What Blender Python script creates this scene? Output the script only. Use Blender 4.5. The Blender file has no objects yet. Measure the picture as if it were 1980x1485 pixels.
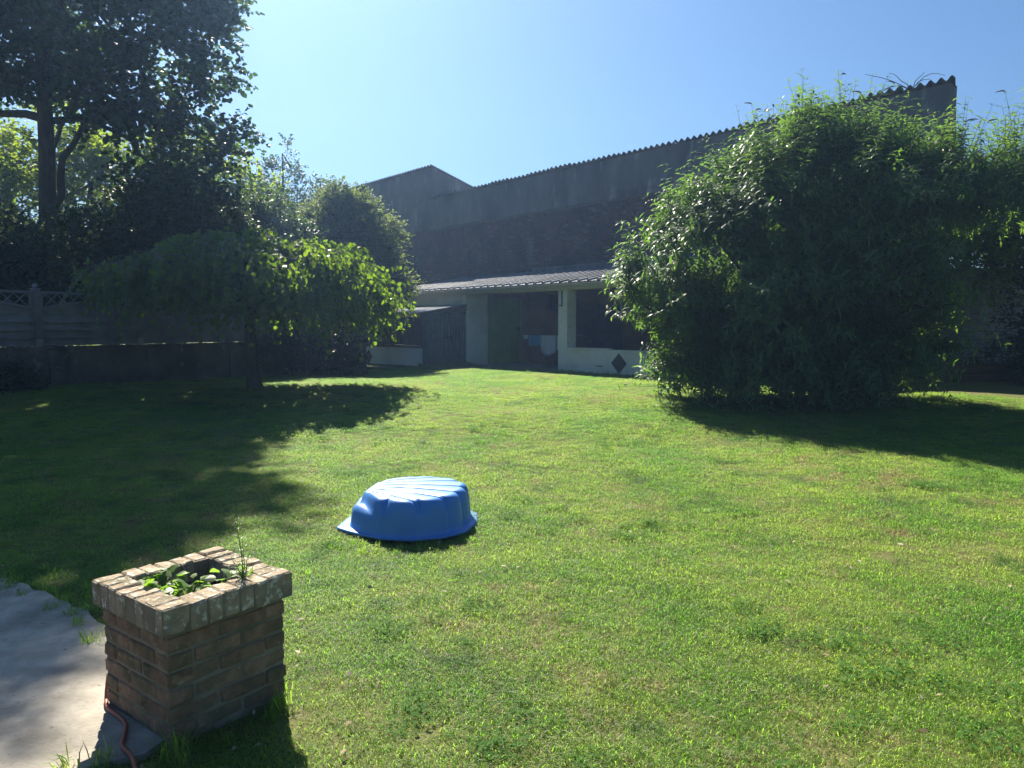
import bpy, bmesh, math, random
import numpy as np
from mathutils import Vector, Matrix, noise as mnoise

SC = bpy.context.scene
COL = SC.collection
R = math.radians

# ------------------------------------------------------------------ camera
CAM_H = 1.65
cam_d = bpy.data.cameras.new('camera')
cam = bpy.data.objects.new('camera', cam_d)
COL.objects.link(cam)
cam.location = (0, 0, CAM_H)
cam.rotation_euler = (R(90 - 4.5), 0, 0)
cam_d.sensor_width = 36.0
cam_d.lens = 26.36
cam_d.clip_start = 0.05
cam_d.clip_end = 500
SC.camera = cam

# ------------------------------------------------------------------ sky and sun
SUN_EL, SUN_AZ = 43.5, 21.0            # degrees up, degrees left of straight ahead
w = bpy.data.worlds.new('World')
SC.world = w
w.use_nodes = True
wn = w.node_tree.nodes
wl = w.node_tree.links
wn.clear()
sky = wn.new('ShaderNodeTexSky')
sky.sky_type = 'NISHITA'
sky.sun_disc = False
sky.sun_elevation = R(SUN_EL)
sky.sun_rotation = R(-SUN_AZ)
sky.altitude = 0
sky.air_density = 1.0
sky.dust_density = 1.3
sky.ozone_density = 3.0
bg = wn.new('ShaderNodeBackground')
bg.inputs['Strength'].default_value = 0.052
wo = wn.new('ShaderNodeOutputWorld')
tint = wn.new('ShaderNodeMix')
tint.data_type = 'RGBA'
tint.blend_type = 'MULTIPLY'
tint.inputs[0].default_value = 1.0
tint.inputs[7].default_value = (.45, .635, .79, 1)
wl.new(sky.outputs[0], tint.inputs[6])
wl.new(tint.outputs[2], bg.inputs[0])
wl.new(bg.outputs[0], wo.inputs[0])

sd = bpy.data.lights.new('sun', 'SUN')
sun = bpy.data.objects.new('sun', sd)
COL.objects.link(sun)
sd.energy = 5.0
sd.angle = R(0.53)
sd.color = (1.0, 0.93, 0.80)
SUNV = Vector((-math.sin(R(SUN_AZ)) * math.cos(R(SUN_EL)), math.cos(R(SUN_AZ)) * math.cos(R(SUN_EL)), math.sin(R(SUN_EL))))
sun.rotation_euler = (-SUNV).to_track_quat('-Z', 'Y').to_euler()
sun.location = (-10, 20, 30)

vs = SC.view_settings
SC.display_settings.display_device = 'sRGB'
vs.view_transform = 'Standard'
vs.look = 'None'
vs.exposure = 1.5
vs.gamma = 1.0
vs.use_curve_mapping = False
SC.render.engine = 'CYCLES'
cy = SC.cycles
cy.max_bounces = 8
cy.diffuse_bounces = 3
cy.glossy_bounces = 2
cy.transmission_bounces = 6
cy.transparent_max_bounces = 8
cy.volume_bounces = 0
cy.use_denoising = True
cy.sample_clamp_indirect = 6.0
cy.caustics_reflective = False
cy.caustics_refractive = False

# ------------------------------------------------------------------ helpers
ORIG = {}


class MB:
    """collects shapes; build() links them as one mesh object"""
    def __init__(s):
        s.v, s.f = [], []

    def add(s, vs_, fs_):
        o = len(s.v)
        s.v.extend([tuple(q) for q in vs_])
        s.f.extend([tuple(i + o for i in f) for f in fs_])
        return s

    def hexa(s, c):
        """8 corners: bottom ring then top ring"""
        return s.add(c, [(3, 2, 1, 0), (4, 5, 6, 7), (0, 1, 5, 4), (1, 2, 6, 5), (2, 3, 7, 6), (3, 0, 4, 7)])

    def box(s, x0, x1, y0, y1, z0, z1):
        return s.hexa([(x0, y0, z0), (x1, y0, z0), (x1, y1, z0), (x0, y1, z0), (x0, y0, z1), (x1, y0, z1), (x1, y1, z1), (x0, y1, z1)])

    def tube(s, pts, rad, n=8, cap=True):
        pts = [Vector(p) for p in pts]
        k = len(pts)
        rad = rad if hasattr(rad, '__len__') else [rad] * k
        o = len(s.v)
        ref = Vector((0.31, 0.17, 0.93))
        for i, p in enumerate(pts):
            t = (pts[min(i + 1, k - 1)] - pts[max(i - 1, 0)])
            t = t.normalized() if t.length > 1e-9 else Vector((0, 0, 1))
            if abs(t.dot(ref)) > 0.95:
                ref = Vector((0.93, 0.2, 0.1))
            u = t.cross(ref).normalized()
            w_ = t.cross(u)
            for j in range(n):
                a = 2 * math.pi * j / n
                s.v.append(tuple(p + (u * math.cos(a) + w_ * math.sin(a)) * rad[i]))
        for i in range(k - 1):
            for j in range(n):
                a, b = o + i * n + j, o + i * n + (j + 1) % n
                s.f.append((a, b, b + n, a + n))
        if cap:
            s.f.append(tuple(o + j for j in range(n))[::-1])
            s.f.append(tuple(o + (k - 1) * n + j for j in range(n)))
        return s

    def build(s, name, mat, parent=None, loc=None, smooth=False, recalc=True, bevel=0):
        me = bpy.data.meshes.new(name)
        o0 = Vector(loc) if loc is not None else (ORIG.get(parent.name, Vector()) if parent else Vector())
        me.from_pydata([(a - o0.x, b - o0.y, c - o0.z) for a, b, c in s.v], [], s.f)
        if recalc:
            bm = bmesh.new()
            bm.from_mesh(me)
            bmesh.ops.recalc_face_normals(bm, faces=bm.faces)
            bm.to_mesh(me)
            bm.free()
        if smooth:
            me.polygons.foreach_set('use_smooth', [True] * len(me.polygons))
        me.materials.append(mat)
        o = bpy.data.objects.new(name, me)
        COL.objects.link(o)
        if parent:
            o.parent = parent
            ORIG[o.name] = ORIG.get(parent.name, Vector())
            if loc is not None:
                o.location = Vector(loc) - ORIG[o.name]
        else:
            o.location = o0
            ORIG[o.name] = o0.copy()
        if bevel:
            md = o.modifiers.new('bevel', 'BEVEL')
            md.width = bevel
            md.segments = 2
            md.limit_method = 'ANGLE'
        return o


def tag(o, label=None, cat=None, group=None, kind=None):
    for k, v in (('label', label), ('category', cat), ('group', group), ('kind', kind)):
        if v:
            o[k] = v
    return o


def thing(name, loc, label, cat, group=None):
    o = bpy.data.objects.new(name, None)
    o.empty_display_size = 0.2
    COL.objects.link(o)
    o.location = loc
    ORIG[o.name] = Vector(loc)
    return tag(o, label, cat, group)


def place(name, me, parent, loc, rot=(0, 0, 0), scale=(1, 1, 1)):
    """another object on a shared mesh; loc relative to the parent"""
    o = bpy.data.objects.new(name, me)
    COL.objects.link(o)
    o.parent = parent
    o.location = loc
    o.rotation_euler = rot
    o.scale = scale
    return o


# ------------------------------------------------------------------ materials
def newmat(name):
    m = bpy.data.materials.new(name)
    m.use_nodes = True
    nt = m.node_tree
    nt.nodes.clear()
    out = nt.nodes.new('ShaderNodeOutputMaterial')
    return m, nt, out


def nd(nt, typ, **kw):
    n = nt.nodes.new(typ)
    for k, v in kw.items():
        if k.startswith('i_'):
            n.inputs[k[2:].replace('_', ' ')].default_value = v
        else:
            setattr(n, k, v)
    return n


def rgba(c):
    return (c[0], c[1], c[2], 1.0)


def mixc(nt, fac, a, b, typ='MIX'):
    n = nt.nodes.new('ShaderNodeMix')
    n.data_type = 'RGBA'
    n.blend_type = typ
    for sock, val in ((n.inputs[0], fac), (n.inputs[6], a), (n.inputs[7], b)):
        if hasattr(val, 'links'):
            nt.links.new(val, sock)
        elif hasattr(val, '__len__'):
            sock.default_value = rgba(val)
        else:
            sock.default_value = val
    return n.outputs[2]


def noise(nt, vec, scale, detail=5, rough=0.6, lo=0.35, hi=0.65, dist=0.0):
    n = nd(nt, 'ShaderNodeTexNoise')
    n.inputs['Scale'].default_value = scale
    n.inputs['Detail'].default_value = detail
    n.inputs['Roughness'].default_value = rough
    n.inputs['Distortion'].default_value = dist
    nt.links.new(vec, n.inputs['Vector'])
    mr = nd(nt, 'ShaderNodeMapRange')
    mr.inputs[1].default_value = lo
    mr.inputs[2].default_value = hi
    nt.links.new(n.outputs['Fac'], mr.inputs[0])
    return mr.outputs[0], n.outputs['Fac']


def stone(name, c1, c2, scale=6, c3=None, scale3=1.2, rough=0.85, bump=0.4, bscale=40, spec=0.3, stretch=None,
          c4=None, scale4=30, lo4=0.58, hi4=0.64, vary=0.0, metal=0.0, bdist=0.01, lo3=0.45, hi3=0.65):
    m, nt, out = newmat(name)
    geo = nd(nt, 'ShaderNodeNewGeometry')
    vec = geo.outputs['Position']
    if stretch:
        mp = nd(nt, 'ShaderNodeMapping')
        mp.inputs['Scale'].default_value = stretch
        nt.links.new(vec, mp.inputs['Vector'])
        vec = mp.outputs[0]
    f, _ = noise(nt, vec, scale)
    col = mixc(nt, f, c1, c2)
    if c3:
        f3, _ = noise(nt, vec, scale3, lo=lo3, hi=hi3)
        col = mixc(nt, f3, col, c3)
    if c4:
        f4, _ = noise(nt, vec, scale4, detail=3, lo=lo4, hi=hi4)
        col = mixc(nt, f4, col, c4)
    if vary:
        oi = nd(nt, 'ShaderNodeObjectInfo')
        hs = nd(nt, 'ShaderNodeHueSaturation')
        mr = nd(nt, 'ShaderNodeMapRange')
        mr.inputs[3].default_value = 1 - vary
        mr.inputs[4].default_value = 1 + vary
        nt.links.new(oi.outputs['Random'], mr.inputs[0])
        nt.links.new(mr.outputs[0], hs.inputs['Value'])
        nt.links.new(col, hs.inputs['Color'])
        col = hs.outputs[0]
    p = nd(nt, 'ShaderNodeBsdfPrincipled')
    p.inputs['Roughness'].default_value = rough
    p.inputs['Specular IOR Level'].default_value = spec
    p.inputs['Metallic'].default_value = metal
    nt.links.new(col, p.inputs['Base Color'])
    if bump:
        _, raw = noise(nt, vec, bscale, detail=6)
        b = nd(nt, 'ShaderNodeBump')
        b.inputs['Strength'].default_value = bump
        b.inputs['Distance'].default_value = bdist
        nt.links.new(raw, b.inputs['Height'])
        nt.links.new(b.outputs[0], p.inputs['Normal'])
    nt.links.new(p.outputs[0], out.inputs[0])
    return m


def leafmat(name, c1, c2, t1, t2, trans=0.45, rough=0.45, spec=0.4, dry=None, big=None):
    """leaf: reflection + light coming through; colour differs leaf by leaf (attribute rnd)"""
    m, nt, out = newmat(name)
    at = nd(nt, 'ShaderNodeAttribute', attribute_name='rnd')
    base = mixc(nt, at.outputs['Fac'], c1, c2)
    tr = mixc(nt, at.outputs['Fac'], t1, t2)
    if dry:
        mr = nd(nt, 'ShaderNodeMapRange')
        mr.inputs[1].default_value = 0.975
        mr.inputs[2].default_value = 0.985
        nt.links.new(at.outputs['Fac'], mr.inputs[0])
        base = mixc(nt, mr.outputs[0], base, dry)
        tr = mixc(nt, mr.outputs[0], tr, dry)
    if big:
        geo = nd(nt, 'ShaderNodeNewGeometry')
        f, _ = noise(nt, geo.outputs['Position'], big[0], detail=2)
        base = mixc(nt, f, base, big[1])
        tr = mixc(nt, f, tr, big[2])
    p = nd(nt, 'ShaderNodeBsdfPrincipled')
    p.inputs['Roughness'].default_value = rough
    p.inputs['Specular IOR Level'].default_value = spec
    nt.links.new(base, p.inputs['Base Color'])
    tl = nd(nt, 'ShaderNodeBsdfTranslucent')
    nt.links.new(tr, tl.inputs['Color'])
    mx = nd(nt, 'ShaderNodeMixShader')
    mx.inputs[0].default_value = trans
    nt.links.new(p.outputs[0], mx.inputs[1])
    nt.links.new(tl.outputs[0], mx.inputs[2])
    nt.links.new(mx.outputs[0], out.inputs[0])
    return m


def plain(name, c, rough=0.6, spec=0.4, metal=0.0, c2=None, scale=8, bump=0.0):
    return stone(name, c, c2 or tuple(q * 0.8 for q in c), scale=scale, rough=rough, spec=spec, metal=metal, bump=bump)


# ------------------------------------------------------------------ ground shape
PROF = [(-60, 0), (5.5, 0), (9, .13), (11.5, .29), (13.5, .385), (15.5, .40), (18, .36), (21, .32), (60, .32)]


def sstep(a):
    a = min(1.0, max(0.0, a))
    return a * a * (3 - 2 * a)


def gz(x, y):
    z = 0.0
    for (a, za), (b, zb) in zip(PROF, PROF[1:]):
        if a <= y <= b:
            u = (y - a) / (b - a)
            z = za + (zb - za) * (u if y < 9 else sstep(u))
            break
    z += 0.07 * sstep((-x - 5) / 4) * sstep((y - 9) / 5)
    z += 0.05 * sstep((x - 6.5) / 4) * sstep((y - 10) / 4)
    fade = sstep((y - 3.6) / 2.0)
    z += fade * (0.022 * math.sin(x * 0.9 + 1.3) * math.sin(y * 0.7) + 0.012 * math.sin(x * 2.1 + y * 1.3))
    return z


def on_ground(x, y, dz=0.0):
    return Vector((x, y, gz(x, y) + dz))


# patio outline (concrete) in metres
PATIO = [(-12, 5.9), (-8, 5.6), (-5.2, 5.25), (-3.9, 5.0), (-3.3, 4.74), (-2.8, 4.42), (-2.45, 4.18), (-2.2, 3.95), (-1.95, 3.62), (-1.7, 3.3), (-1.45, 3.0),
         (-1.36, 2.86), (-1.40, 2.74), (-1.56, 2.66), (-1.7, 2.5), (-1.78, 2.2), (-1.8, 1.0), (-1.8, -3), (-12, -3)]
PL_ROT = math.atan2(0.79, 0.61)
PL_C = Vector((-1.375, 3.165, 0.0))


def in_poly(x, y, poly):
    c = False
    n = len(poly)
    for i in range(n):
        x1, y1 = poly[i]
        x2, y2 = poly[(i + 1) % n]
        if (y1 > y) != (y2 > y) and x < (x2 - x1) * (y - y1) / (y2 - y1) + x1:
            c = not c
    return c


def in_planter(x, y, m=0.0):
    dx, dy = x - PL_C.x, y - PL_C.y
    u = dx * math.cos(PL_ROT) + dy * math.sin(PL_ROT)
    v = -dx * math.sin(PL_ROT) + dy * math.cos(PL_ROT)
    return abs(u) < 0.26 + m and abs(v) < 0.26 + m


# frame of the farm buildings: t runs along the front towards the far left, s runs back
FB = Vector((-0.648, 0.761, 0))
FA = Vector((0.761, 0.648, 0))
FQ = Vector((1.41, 21.5, 0))
GZ = 0.30


def F(t, s, z):
    p = FQ + FB * t + FA * s
    return (p.x, p.y, z)


def fbox(mb, t0, t1, s0, s1, z0, z1):
    return mb.hexa([F(t0, s0, z0), F(t1, s0, z0), F(t1, s1, z0), F(t0, s1, z0), F(t0, s0, z1), F(t1, s0, z1), F(t1, s1, z1), F(t0, s1, z1)])


# ------------------------------------------------------------------ the ground
def ground_grid(xs, ys, zf, name, mat, kind):
    V = [(x, y, zf(x, y)) for y in ys for x in xs]
    n = len(xs)
    Fc = [(j * n + i, j * n + i + 1, (j + 1) * n + i + 1, (j + 1) * n + i) for j in range(len(ys) - 1) for i in range(n - 1)]
    me = bpy.data.meshes.new(name)
    me.from_pydata(V, [], Fc)
    me.polygons.foreach_set('use_smooth', [True] * len(me.polygons))
    me.materials.append(mat)
    o = bpy.data.objects.new(name, me)
    COL.objects.link(o)
    if kind:
        o['kind'] = kind
    return o


M_EARTH = stone('lawn_earth', (.085, .105, .030), (.13, .12, .05), scale=14, c3=(.12, .095, .05), scale3=2.2, rough=.95, bump=.8, bscale=60, spec=.1, lo3=.55, hi3=.75)
gx = [-60, -45, -32, -24] + [x * 0.5 for x in range(-38, 39)] + [24, 32, 45, 60]
gy = [-40, -20, -10, -5] + [y * 0.4 for y in range(-5, 76)] + [34, 40, 48, 60, 75]
ground_grid(gx, gy, lambda x, y: gz(x, y) - 0.004, 'lawn', M_EARTH, 'structure')

# patio slab
M_CONC = stone('patio_concrete', (.30, .27, .22), (.42, .38, .315), scale=9, c3=(.215, .195, .16), scale3=2.3, c4=(.15, .14, .12), scale4=34,
               lo4=.62, hi4=.76, rough=.9, bump=.55, bscale=55, spec=.25)


def patio():
    bm = bmesh.new()
    rng = random.Random(3)
    pts = []
    n = len(PATIO)
    for i in range(n):
        x1, y1 = PATIO[i]
        x2, y2 = PATIO[(i + 1) % n]
        L = math.hypot(x2 - x1, y2 - y1)
        k = max(1, int(L / 0.09)) if y1 < 6 and y1 > 0 and x1 > -6 else 1
        for j in range(k):
            u = j / k
            jit = 0.018 if k > 1 else 0
            pts.append((x1 + (x2 - x1) * u + rng.uniform(-jit, jit), y1 + (y2 - y1) * u + rng.uniform(-jit, jit)))
    top = [bm.verts.new((x, y, 0.022)) for x, y in pts]
    bot = [bm.verts.new((x, y, -0.08)) for x, y in pts]
    bm.faces.new(top)
    k = len(pts)
    for i in range(k):
        bm.faces.new((top[i], bot[i], bot[(i + 1) % k], top[(i + 1) % k]))
    bmesh.ops.triangulate(bm, faces=[f for f in bm.faces if len(f.verts) > 4])
    bmesh.ops.recalc_face_normals(bm, faces=bm.faces)
    me = bpy.data.meshes.new('patio')
    bm.to_mesh(me)
    bm.free()
    me.materials.append(M_CONC)
    o = bpy.data.objects.new('patio', me)
    COL.objects.link(o)
    o['kind'] = 'structure'


patio()

# ------------------------------------------------------------------ thin blue scattering volume, added to imitate the lens veil
def lens_veil():
    m, nt, out = newmat('lens_veil_air')
    v = nd(nt, 'ShaderNodeVolumePrincipled')
    v.inputs['Color'].default_value = (.36, .58, 1.0, 1)
    v.inputs['Density'].default_value = VEIL
    v.inputs['Anisotropy'].default_value = .6
    nt.links.new(v.outputs[0], out.inputs['Volume'])
    b = MB().box(-62, 62, -42, 77, -1.2, 22)
    o = b.build('lens_veil', m)
    o['kind'] = 'stuff'


VEIL = .0016
lens_veil()

# ------------------------------------------------------------------ farm buildings
M_RENDER = stone('grey_render', (.125, .125, .13), (.17, .17, .178), scale=2.2, c3=(.075, .075, .085), scale3=.8, c4=(.26, .255, .25), scale4=2.6, lo4=.58, hi4=.72, stretch=(1, 1, .4),
                 rough=.9, bump=.3, bscale=22, spec=.2)
M_BRICK_OLD = stone('old_brick', (.080, .046, .040), (.14, .082, .068), scale=5, c3=(.05, .042, .042), scale3=.9, c4=(.20, .175, .16), scale4=7, lo4=.63, hi4=.72,
                    rough=.95, bump=.5, bscale=30, spec=.15)
M_MORTAR = stone('lime_mortar', (.10, .092, .085), (.15, .138, .125), scale=8, rough=.95, bump=.4, spec=.1)
M_FIBRE = stone('fibre_cement', (.16, .16, .16), (.22, .215, .21), scale=4, c3=(.11, .115, .10), scale3=1.3, rough=.9, bump=.3, spec=.2)
M_WHITE = stone('white_paint', (.74, .73, .64), (.82, .81, .72), scale=2.5, c3=(.60, .60, .52), scale3=.8, c4=(.40, .41, .36), scale4=9, lo4=.63, hi4=.78, rough=.8, bump=.25,
                bscale=30, spec=.25)
M_OCHRE = stone('ochre_plaster', (.25, .135, .075), (.33, .19, .11), scale=2.2, c3=(.18, .11, .075), scale3=.7, rough=.9, bump=.3, spec=.15)
M_ROOFMET = stone('ribbed_steel', (.28, .29, .31), (.36, .37, .39), scale=3, c3=(.20, .20, .205), scale3=1.1, rough=.38, bump=.1, bscale=20, spec=.5, metal=.35)
M_GUTTER = plain('gutter_pvc', (.55, .54, .50), rough=.5)
M_WOOD_DK = stone('dark_wood', (.09, .062, .045), (.15, .105, .075), scale=3, stretch=(6, 6, .6), rough=.85, bump=.3, spec=.2)
M_DOOR = stone('green_paint', (.15, .30, .010), (.18, .33, .014), scale=2, c3=(.12, .24, .010), scale3=.9, rough=.55, bump=.1, spec=.4)
M_STEEL_DK = plain('dark_steel', (.035, .035, .04), rough=.5, metal=.5)
M_ZINC = stone('galvanised', (.20, .205, .21), (.27, .275, .28), scale=5, rough=.45, bump=.1, spec=.5, metal=.5)
M_TILE = stone('slate_diamond', (.055, .05, .05), (.09, .08, .078), scale=5, rough=.8, bump=.3, spec=.2)


def corrugated(name, mat, parent, t0, t1, sf, zf, s0, s1, pitch, amp, shape='sine', thick=.008, step=None, skew=0.0):
    """one sheet: ribs run along s, waves along t. zf(s) gives the height"""
    step = step or pitch / 8
    n = max(2, int(round((t1 - t0) / step)) + 1)
    ts = [t0 + (t1 - t0) * i / (n - 1) for i in range(n)]

    def prof(t):
        u = (t / pitch) % 1.0
        if shape == 'sine':
            return amp * math.sin(2 * math.pi * u)
        if u < .10 or u > .34:
            return 0.0 if not (.62 < u < .70) else amp * .16
        if u < .15:
            return amp * (u - .10) / .05
        if u > .29:
            return amp * (.34 - u) / .05
        return amp
    if shape != 'sine':
        ts = sorted(set([t0, t1] + [k * pitch + u * pitch for k in range(int(t0 / pitch) - 2, int(t1 / pitch) + 3) for u in (.10, .15, .29, .34, .615, .625, .70, .705)
                                    if t0 < k * pitch + u * pitch < t1]))
    m = MB()
    ss = [s0, (s0 + s1) / 2, s1]
    o = len(ts)
    for dz in (thick, 0):
        for s in ss:
            for t in ts:
                m.v.append(F(t + skew * max(0, s - 3.0) * min(1, max(0, -t / 9.3)), s, zf(s) + prof(t) + dz))
    L = len(ss) * o
    for j in range(len(ss) - 1):
        for i in range(o - 1):
            a = j * o + i
            m.f.append((a, a + 1, a + o + 1, a + o))
            m.f.append((L + a, L + a + o, L + a + o + 1, L + a + 1))
    for i in range(o - 1):
        m.f.append((i, L + i, L + i + 1, i + 1))
        q = (len(ss) - 1) * o
        m.f.append((q + i, q + i + 1, L + q + i + 1, L + q + i))
    return m.build(name, mat, parent)


def brick_field(name, mat, parent, t0, t1, z0, z1, s, seed, mortar=None, skip=None):
    """real bricks in courses on the front face of a wall at depth s, joined"""
    rng = random.Random(seed)
    m = MB()
    ch, bl = .072, .235
    k = 0
    z = z0
    while z + ch <= z1 + .001:
        t = t0 - (bl / 2 if k % 2 else 0)
        while t < t1 - .02:
            a, b = max(t0, t), min(t1, t + bl - .014)
            if b - a > .04 and not (skip and skip((a + b) / 2, z)):
                pr = rng.gauss(0.018, .010) + (0.012 if rng.random() < .06 else 0)
                if rng.random() < .03:
                    pr = -.01
                q = [F(a + rng.uniform(0, .006), s - pr, z + rng.uniform(0, .006)), F(b - rng.uniform(0, .006), s - pr, z + rng.uniform(0, .006)),
                     F(b, s + .02, z), F(a, s + .02, z),
                     F(a + rng.uniform(0, .006), s - pr, z + ch - .014 + rng.uniform(-.004, .004)), F(b - rng.uniform(0, .006), s - pr, z + ch - .014 + rng.uniform(-.004, .004)),
                     F(b, s + .02, z + ch - .012), F(a, s + .02, z + ch - .012)]
                m.add(q, [(0, 1, 5, 4), (4, 5, 6, 7), (0, 3, 2, 1), (0, 4, 7, 3), (1, 2, 6, 5)])
            t += bl
        z += ch
        k += 1
    o = m.build(name, mat, parent)
    o['kind'] = 'stuff'
    return o


def barn():
    S = 3.0
    T0, T1 = -8.93, 10.75
    ZE = 6.86
    rt = thing('barn', F(0, S, GZ), 'long barn with grey upper wall over dark brickwork and wavy roof edge', 'barn')
    m = MB()
    fbox(m, T0, T1, S, S + .35, GZ - .3, 5.62)
    m.build('wall', M_MORTAR, rt)
    m = MB()
    fbox(m, T0, 1.19, S - .035, S + .345, 5.78, ZE)
    m.build('render_band', M_RENDER, rt)
    m = MB()
    fbox(m, 1.205, T1, S - .03, S + .345, 5.625, ZE - .01)
    m.build('render_band', M_RENDER, rt)
    m = MB()
    fbox(m, T0, 1.19, S - .045, S + .34, 5.60, 5.77)
    m.build('render_band', M_RENDER, rt)
    # putlog holes and old repairs
    holes = [(7.6, 4.2, .09, .30), (4.7, 4.25, .16, .45), (-.3, 4.9, .07, .5), (2.4, 4.35, .09, .22)]

    def skip(t, z):
        return any(abs(t - a) < b and abs(z - c) < d for a, c, b, d in holes)
    brick_field('brickwork', M_BRICK_OLD, rt, -3.2, T1, 3.45, 5.59, S, 5, skip=skip)
    brick_field('brickwork', M_BRICK_OLD, rt, T0, -3.25, GZ, 5.59, S, 6)
    # sloping flashing band above the porch roof
    m = MB()
    fbox(m, -3.2, 4.5, S - .06, S - .005, 3.50, 3.66)
    m.build('flashing', M_RENDER, rt)
    # gable return at the near end
    c = [F(T0, S + .35, GZ - .3), F(T0, S + 8, GZ - .3), F(T0 + .3, S + 8, GZ - .3), F(T0 + .3, S + .35, GZ - .3)]
    m = MB()
    m.hexa([F(T0 + .12, S + .352, GZ - .3), F(T0 + .42, S + .352, GZ - .3), F(T0 + 3.1, S + 8, GZ - .3), F(T0 + 2.8, S + 8, GZ - .3),
            F(T0 + .12, S + .352, ZE - .12), F(T0 + .42, S + .352, ZE - .12), F(T0 + 3.1, S + 8, 4.6), F(T0 + 2.8, S + 8, 4.6)])
    m.build('end_wall', M_RENDER, rt)
    # corrugated roof, falling away to the back
    zf = lambda s: ZE + .05 - (s - S) * .285
    t = T0 - .12
    k = 0
    while t < T1 + .05:
        corrugated('roof_sheet', M_FIBRE, rt, t, min(t + 1.062, T1 + .15), None, (lambda s, d=.004 * (k % 2) + .014 * math.sin(k * 2.3) + .018 * math.sin(k * .7): zf(s) + d), S - .10 - .02 * math.sin(k * 1.9), S + 8.2, .215, .046, 'sine', .009, skew=.343)
        t += 1.062
        k += 1
    return rt


barn()


def tall_barn():
    S = 3.02
    T0, T1 = 10.77, 24.0
    ZE = 8.15
    rt = thing('tall_barn', F(17, S, GZ), 'taller plain grey barn with a pointed roof end beyond the long brick barn', 'barn')
    m = MB()
    fbox(m, T0, T1, S, S + .3, GZ - .3, 5.60)
    m.build('wall', M_MORTAR, rt)
    brick_field('brickwork', M_BRICK_OLD, rt, T0, T1, 3.2, 5.58, S, 8)
    m = MB()
    fbox(m, T0, T1, S - .035, S + .29, 5.605, ZE)
    m.build('render_band', M_RENDER, rt)
    m = MB()
    m.hexa([F(T0, S + .292, GZ - .3), F(T0 + .3, S + .292, GZ - .3), F(T0 + .3, S + 8, GZ - .3), F(T0, S + 8, GZ - .3),
            F(T0, S + .292, ZE - .09), F(T0 + .3, S + .292, ZE - .09), F(T0 + .3, S + 8, 5.8), F(T0, S + 8, 5.8)])
    m.build('end_wall', M_RENDER, rt)
    zf = lambda s: ZE + .05 - (s - S) * .295
    t = T0 - .05
    k = 0
    while t < T1:
        corrugated('roof_sheet', M_FIBRE, rt, t, t + 1.062, None, (lambda s, d=.004 * (k % 2): zf(s) + d), S - .10, S + 8.2, .215, .046, 'sine', .009)
        t += 1.062
        k += 1


tall_barn()


def diamond(name, parent, t, z, s, r, mat, d=.012):
    m = MB()
    c = [F(t - r, s, z), F(t, s, z - r), F(t + r, s, z), F(t, s, z + r)]
    m.v += [tuple(Vector(q) - FA * d) for q in c] + [tuple(Vector(q) + FA * .01) for q in c]
    m.f += [(0, 1, 2, 3), (7, 6, 5, 4), (0, 4, 5, 1), (1, 5, 6, 2), (2, 6, 7, 3), (3, 7, 4, 0)]
    return m.build(name, mat, parent)


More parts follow.
